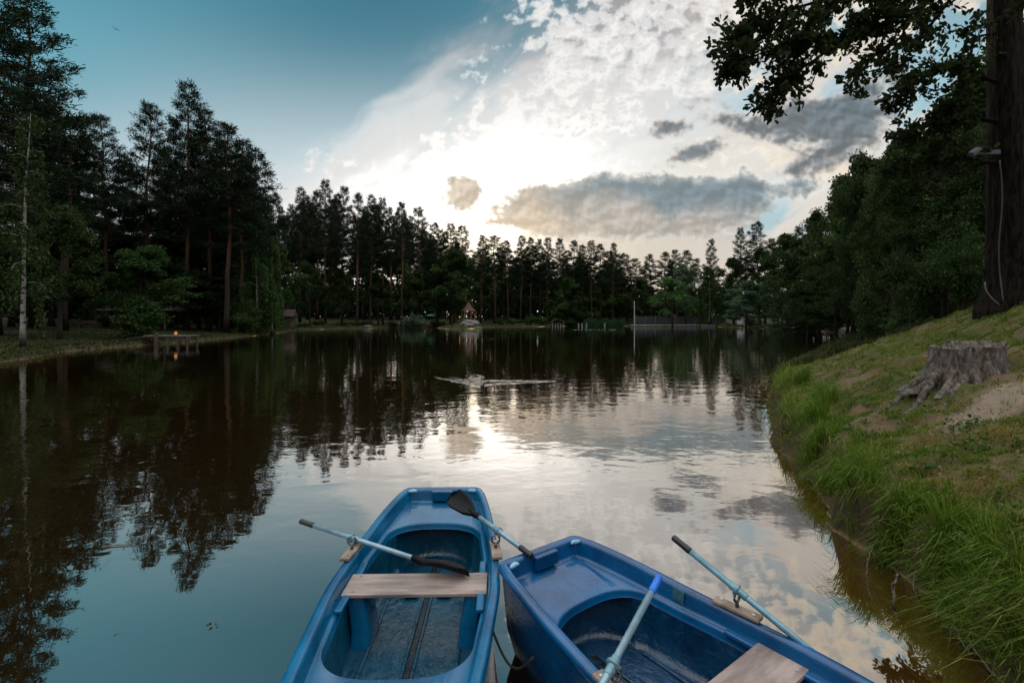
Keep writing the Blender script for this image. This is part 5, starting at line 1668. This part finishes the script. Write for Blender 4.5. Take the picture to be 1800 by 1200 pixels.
    q = np.linspace(0, math.pi, 13); up = np.stack([w * 1.12 * np.cos(q), .55 + .30 + 1.0 * np.sin(q)], -1); dn = np.stack([w * 1.02 * np.cos(q), .45 + .30 + .95 * np.sin(q)], -1)
    V = [(a, y, c) for prof in (up, dn) for y in (-1.3, 1.3) for a, c in prof]; n = 13
    F = [(i, i + 1, n + i + 1, n + i) for i in range(n - 1)] + [(2 * n + i, 3 * n + i, 3 * n + i + 1, 2 * n + i + 1) for i in range(n - 1)] + [(i, 2 * n + i, 2 * n + i + 1, i + 1) for i in range(n - 1)]
    A.add(V, F); A.obj('roof', simple('boathouse_roofing', (.06, .022, .018), .75, .3, 5), bh)
    A = Acc(); A.box((0, 1.0, .7), (2.2, .06, 1.0)); A.obj('wall', wood_d, bh)
    for px in (-1.3, -.65, 0, .65, 1.3):
        A = Acc(); A.box((px, -1.15, .2), (.14, .14, 1.3)); A.obj('post', white, bh)
    tag(bh, 'small boathouse with a curved red roof and white posts in the water', 'boathouse')
    # white mooring posts
    for px in (1017, 1023, 1031, 1063):
        d = 117; A = Acc(); A.tube([(0, 0, -.5), (0, 0, .72), (0, 0, .78)], [.16, .16, .10], 10); A.tube([(0, 0, .60), (0, 0, .66)], .19, 10)
        o = A.obj('mooring_post', white, None); o.location = (at_px(px, d), d, 0); tag(o, 'short white post in the water before the reeds', 'post', 'white posts before the reeds')
    # reeds
    P, Nn, L = [], [], []
    n = 5200; px = rs.uniform(1026, 1098, n); d = rs.uniform(119, 125, n); x = (px - CX) / FP * d
    hh = .7 + 2.6 * fbm(px * .10, d * .4, 3, 71)
    V, q, tr = grass_blades(rs, np.stack([x, d, np.full(n, -.1)], -1), np.zeros((n, 3)), hh * rs.uniform(.55, 1.15, n), rs.uniform(.02, .05, n), np.zeros(n), .18)
    o = link('reeds', np_mesh('reeds', V, [q, tr], attr={'leaf': np.repeat(rs.rand(n), 7), 'dry': np.repeat(rs.rand(n) * .5, 7)}), grass_mat('reed_green', [(.012, .030, .015), (.035, .075, .035), (.10, .10, .05)]))
    tag(o, 'tall green reeds in the shallows before the far pines', 'reeds', None, 'stuff')
    # lily pads
    pad = simple('lily_pad_green', (.10, .16, .07), .35, .25, 8)
    A = Acc(); q = np.linspace(.25, 6.03, 14); A.V = [np.float32([(0, 0, .012)] + [(.28 * math.cos(a), .24 * math.sin(a), .012 + .006 * math.sin(a * 3)) for a in q] + [(0, 0, 0)] + [(.28 * math.cos(a), .24 * math.sin(a), 0) for a in q])]; A.n = 30
    A.F = {3: [np.array([(0, i + 1, i + 2) for i in range(13)] + [(15, i + 17, i + 16) for i in range(13)])], 4: [np.array([(i + 1, i + 16, i + 17, i + 2) for i in range(13)])]}
    pm = A.mesh('lily_pad')
    for i in range(26):
        px = rs.choice([rs.uniform(1008, 1062), rs.uniform(1068, 1082)]); d = rs.normal(86, .9)
        o = link('lily_pad', pm if i else pm, pad if i == 0 else None); o.location = (at_px(px, d), d, .012 + .0004 * i); o.rotation_euler.z = rs.uniform(0, 6); k = rs.uniform(.8, 1.5); o.scale = (k, k, 1)
        tag(o, 'pale green lily pad floating before the reeds', 'lily pad', 'lily pads before the reeds')
    # tall pale lamp post, quay, rowing boat, fence, shed
    d = 119.5; x = at_px(1115, d); lp = empty('lamp_post', (x, d, gz(x, d))); top = HC + 28 / FP * d - gz(x, d)
    A = Acc(); A.tube([(0, 0, -.1), (0, 0, .3), (0, 0, .32), (0, 0, top)], [.13, .13, .09, .075], 10); A.obj('post', white, lp, True)
    A = Acc(); A.tube([(0, 0, top - .12), (-.3, 0, top - .02), (-.55, 0, top - .05)], .03, 6); A.box((-.62, 0, top - .09), (.36, .18, .10)); A.obj('lamp_head', grey, lp)
    tag(lp, 'tall pale lamp post at the end of the white quay', 'lamp post')
    x0, x1 = at_px(1109, 117.5), at_px(1246, 116); qy = empty('quay', ((x0 + x1) / 2, 116.8, 0), -.06); hw = (x1 - x0) / 2
    A = Acc(); A.box((0, 0, .34), (2 * hw, 1.3, .16)); A.obj('deck', simple('pale_concrete', (.24, .27, .29), .8, .15, 2), qy, bevel=.02)
    for i in range(9):
        A = Acc(); A.tube([(-hw + .6 + i * (2 * hw - 1.2) / 8, -.5, -.6), (-hw + .6 + i * (2 * hw - 1.2) / 8, -.5, .26)], .10, 8); A.obj('pile', wood_g, qy)
    tag(qy, 'long low pale quay along the far shore before the board fence', 'quay')
    d = 114.5; x = at_px(1232, d); rb = empty('moored_dinghy', (x, d, 0), 1.45)
    H, O = half_outline()
    A = Acc(); L = []
    for kx, ky, z in ((.5, .8, -.1), (.85, .94, .1), (1, 1, .42), (.9, .95, .42), (.8, .88, .1)):
        p = np.stack([H[:, 0] * kx, -BL / 2 + (BL / 2 - H[:, 1]) * ky, np.full(len(H), z)], -1); L.append(np.concatenate([p, p[-2:0:-1] * (-1, 1, 1)]))
    k = len(L[0]); i = np.arange(4)[:, None] * k; jj = np.arange(k)[None]; j2 = (jj + 1) % k
    A.add(np.concatenate(L), np.stack([i + jj, i + j2, i + k + j2, i + k + jj], -1).reshape(-1, 4)); A.F[k] = [np.arange(k)[None] + 4 * k]
    A.obj('hull', white, rb)
    A = Acc(); A.box((0, -1.5, .34), (.9, .24, .03)); A.obj('thwart', wood_g, rb)
    tag(rb, 'small white dinghy moored at the end of the pale quay', 'boat')
    f = empty('board_fence', (at_px(1195, 124), 124, gz(at_px(1195, 124), 124) - .1)); x0 = at_px(1117, 124) - f.location.x; x1 = at_px(1276, 124) - f.location.x
    nbay = 9; bw = (x1 - x0) / nbay
    for i in range(nbay):
        A = Acc(); nb = 11
        for b_ in range(nb): A.box((x0 + i * bw + .12 + (b_ + .5) * (bw - .24) / nb, rs.normal(0, .006), 1.0 + rs.normal(0, .02)), ((bw - .24) / nb - .02, .03, 1.8))
        for zz in (.45, 1.55): A.box((x0 + (i + .5) * bw, .035, zz), (bw - .2, .035, .10))
        A.obj('board_panel', grey, f)
    for i in range(nbay + 1):
        A = Acc(); A.box((x0 + i * bw, 0, 1.0), (.14, .14, 2.2)); A.obj('post', wood_g, f)
    tag(f, 'long grey board fence under the trees behind the pale quay', 'fence')
    d = 110; x = at_px(1312, d); sh = empty('shed', (x, d, gz(x, d)), .1)
    A = Acc(); A.box((0, 0, 1.0), (3.2, 2.2, 2.0)); A.obj('wall', simple('pale_board', (.40, .43, .46), .8, .2, 4), sh)
    A = Acc(); A.add([(-1.8, -1.4, 1.98), (1.8, -1.4, 1.98), (1.8, 1.4, 2.5), (-1.8, 1.4, 2.5), (-1.8, -1.4, 2.08), (1.8, -1.4, 2.08), (1.8, 1.4, 2.6), (-1.8, 1.4, 2.6)], [(3, 2, 1, 0), (4, 5, 6, 7), (0, 1, 5, 4), (1, 2, 6, 5), (2, 3, 7, 6), (3, 0, 4, 7)]); A.obj('roof', roofd, sh)
    A = Acc(); A.box((-.7, -1.12, .9), (.8, .04, 1.8)); A.obj('door', wood_d, sh)
    A = Acc(); A.box((.7, -1.12, 1.2), (.8, .04, .6)); A.obj('window', M['black_strip'], sh)
    tag(sh, 'small pale shed glimpsed under the wide grey-green willow', 'shed')
    d = 47; x = at_px(1567, d); A = Acc(); A.tube([(0, 0, -.1), (0, 0, .7), (0, 0, .74)], [.06, .06, .03], 8); A.tube([(0, 0, .5), (0, 0, .6)], .066, 8); o = A.obj('marker_post', white, None); o.location = (x, d, gz(x, d)); tag(o, 'short white marker post below the dark wood', 'post')
    # ducks
    fe = simple('duck_feathers', (.018, .014, .011), .7, .4, 30); bill = simple('duck_bill', (.09, .06, .02), .5, .2, 30)
    for (px, py, hd), lb in zip(DUCKS, ('small dark duck swimming towards the boats in a bright ripple', 'small dark duck drawing a long white wake behind it')):
        w = W(px, py); dk = empty('duck', (w.x, w.y, 0), R(hd)); A = Acc()
        A.tube([(0, -.17, .055), (0, -.14, .05), (0, -.08, .035), (0, 0, .03), (0, .07, .04), (0, .11, .07), (0, .125, .12), (0, .13, .15), (0, .15, .168), (0, .185, .162), (0, .20, .158)], [.006, .022, .052, .066, .056, .036, .024, .024, .033, .028, .010], 12)
        A.obj('body', fe, dk, True)
        A = Acc(); A.tube([(0, .195, .158), (0, .225, .152), (0, .245, .150)], [.014, .013, .006], 8); A.obj('bill', bill, dk, True)
        tag(dk, lb, 'duck')
    # a bird high over the grove
    b = PD(204, 52, 70); A = Acc()
    A.tube([(0, -.22, 0), (0, -.1, .01), (0, .08, .01), (0, .2, 0)], [.01, .05, .05, .015], 8)
    A.add([(0, -.05, .02), (0, .09, .02), (.28, .08, .10), (.26, -.06, .10), (.58, -.05, .06), (-.28, .08, .10), (-.26, -.06, .10), (-.58, -.05, .06)], [(0, 1, 2, 3), (1, 0, 6, 5)]); A.F[3] = [np.array([(3, 2, 4), (5, 6, 7)]) + A.n - 8]
    o = A.obj('bird', fe, None); o.location = b; o.rotation_euler = (.1, .2, 1.0); tag(o, 'tiny dark bird flying high over the pines', 'bird')


build_far_things()


# ------------------------------------------------------------------ shrubs beside the oak, and the deep wood
PROTO['shrub_near', 0] = make_bush(450, 3.4, 1.5, 20, 60, .085) + (3.4, 1.5)
PROTO['birch_near', 0] = make_weeping(350, 8, .18, 1.5, 22, 30, .085, .34) + (8.0, 1.5)
PROTO['maple_near', 0] = make_broad(250, 9, .10, 3.2, 22, 12, 110, .115, .62) + (9.0, 3.2)
for a, n, c, l, b in (('shrub_near', 'shrub', 'shrub', 'mid', 'dark'), ('birch_near', 'birch_tree', 'tree', 'dark', 'birch'), ('maple_near', 'maple_tree', 'tree', 'dark', 'dark')):
    NAME[a], CAT[a], LEAF[a], BARK[a] = n, c, l, b


def build_bank_shrubs():
    plant_px('shrub_near', 0, 1692, 372, 14.0, 130, label='leafy shrub catching the light close against the oak trunk', leaf='mid')
    plant_px('birch_near', 0, 1618, 392, 20, 100, label='slender weeping birch at the edge of the dark wood')
    plant_px('maple_near', 0, 1660, 225, 17, 230, label='dark spreading maple just behind the oak', rz=1.0)
    plant_px('maple_near', 0, 1570, 282, 26, 150, label='dark maple whose ragged top meets the sky past the hanging boughs', rz=2.4)
    plant_px('maple_near', 0, 1515, 300, 36, 110, label='dark maple standing lower down the bank towards the fir', rz=4.0)
    plant_px('maple_near', 0, 1770, 200, 15, 230, label='dark maple filling the corner behind the oak trunk', rz=5.0)
    plant_px('shrub_near', 0, 1585, 528, 24, 70, label='low green shrub beyond the crest of the bank', leaf='mid')
    plant_px('shrub_near', 0, 1660, 480, 19, 100, label='dark green shrub under the weeping birch', leaf='dark')
    plant_px('shrub_near', 0, 1785, 480, 14.5, 90, label='dark shrub in the shade behind the oak trunk', leaf='dark')


build_bank_shrubs()


def build_deep_wood():
    """the wood goes on: one mass of trunks and foliage far back between and behind the trees one can tell apart"""
    rs = np.random.RandomState(99)
    A = Acc(); P = []
    def band(px0, px1, d0, d1, n, h0, h1, per):
        for i in range(n):
            px = rs.uniform(px0, px1); d = rs.uniform(d0, d1); x = at_px(px, d)
            if shore_dist(np.float32([x]), np.float32([d]))[0] < 3: continue
            g = gz(x, d); h = rs.uniform(h0, h1)
            A.tube([(x, d, g - .2), (x + rs.normal(0, .2), d, g + h)], [.16, .08], 4, cap=False)
            c = np.array([x, d, g]) + np.stack([rs.normal(0, 1.5, per), rs.normal(0, 1.5, per), rs.uniform(0, 1, per) ** .8 * h], -1)
            P.append(c)
    band(440, 1110, 132, 205, 520, 6, 15, 120)
    band(1090, 1420, 140, 200, 220, 5, 11, 110)
    band(-300, 470, 78, 150, 520, 5, 13, 120)
    band(1400, 2100, 45, 110, 300, 5, 12, 110)
    P = np.concatenate(P)
    V, F, at = leaves(rs, P, .85)
    A.add(V, F)
    o = link('deep_wood', A.mesh('deep_wood', attr={'leaf': np.concatenate([np.full(A.n - len(at), .1), at])}), LM['dark'])
    tag(o, 'dark depth of the wood behind the trees round the pond', 'wood', None, 'stuff')


build_deep_wood()
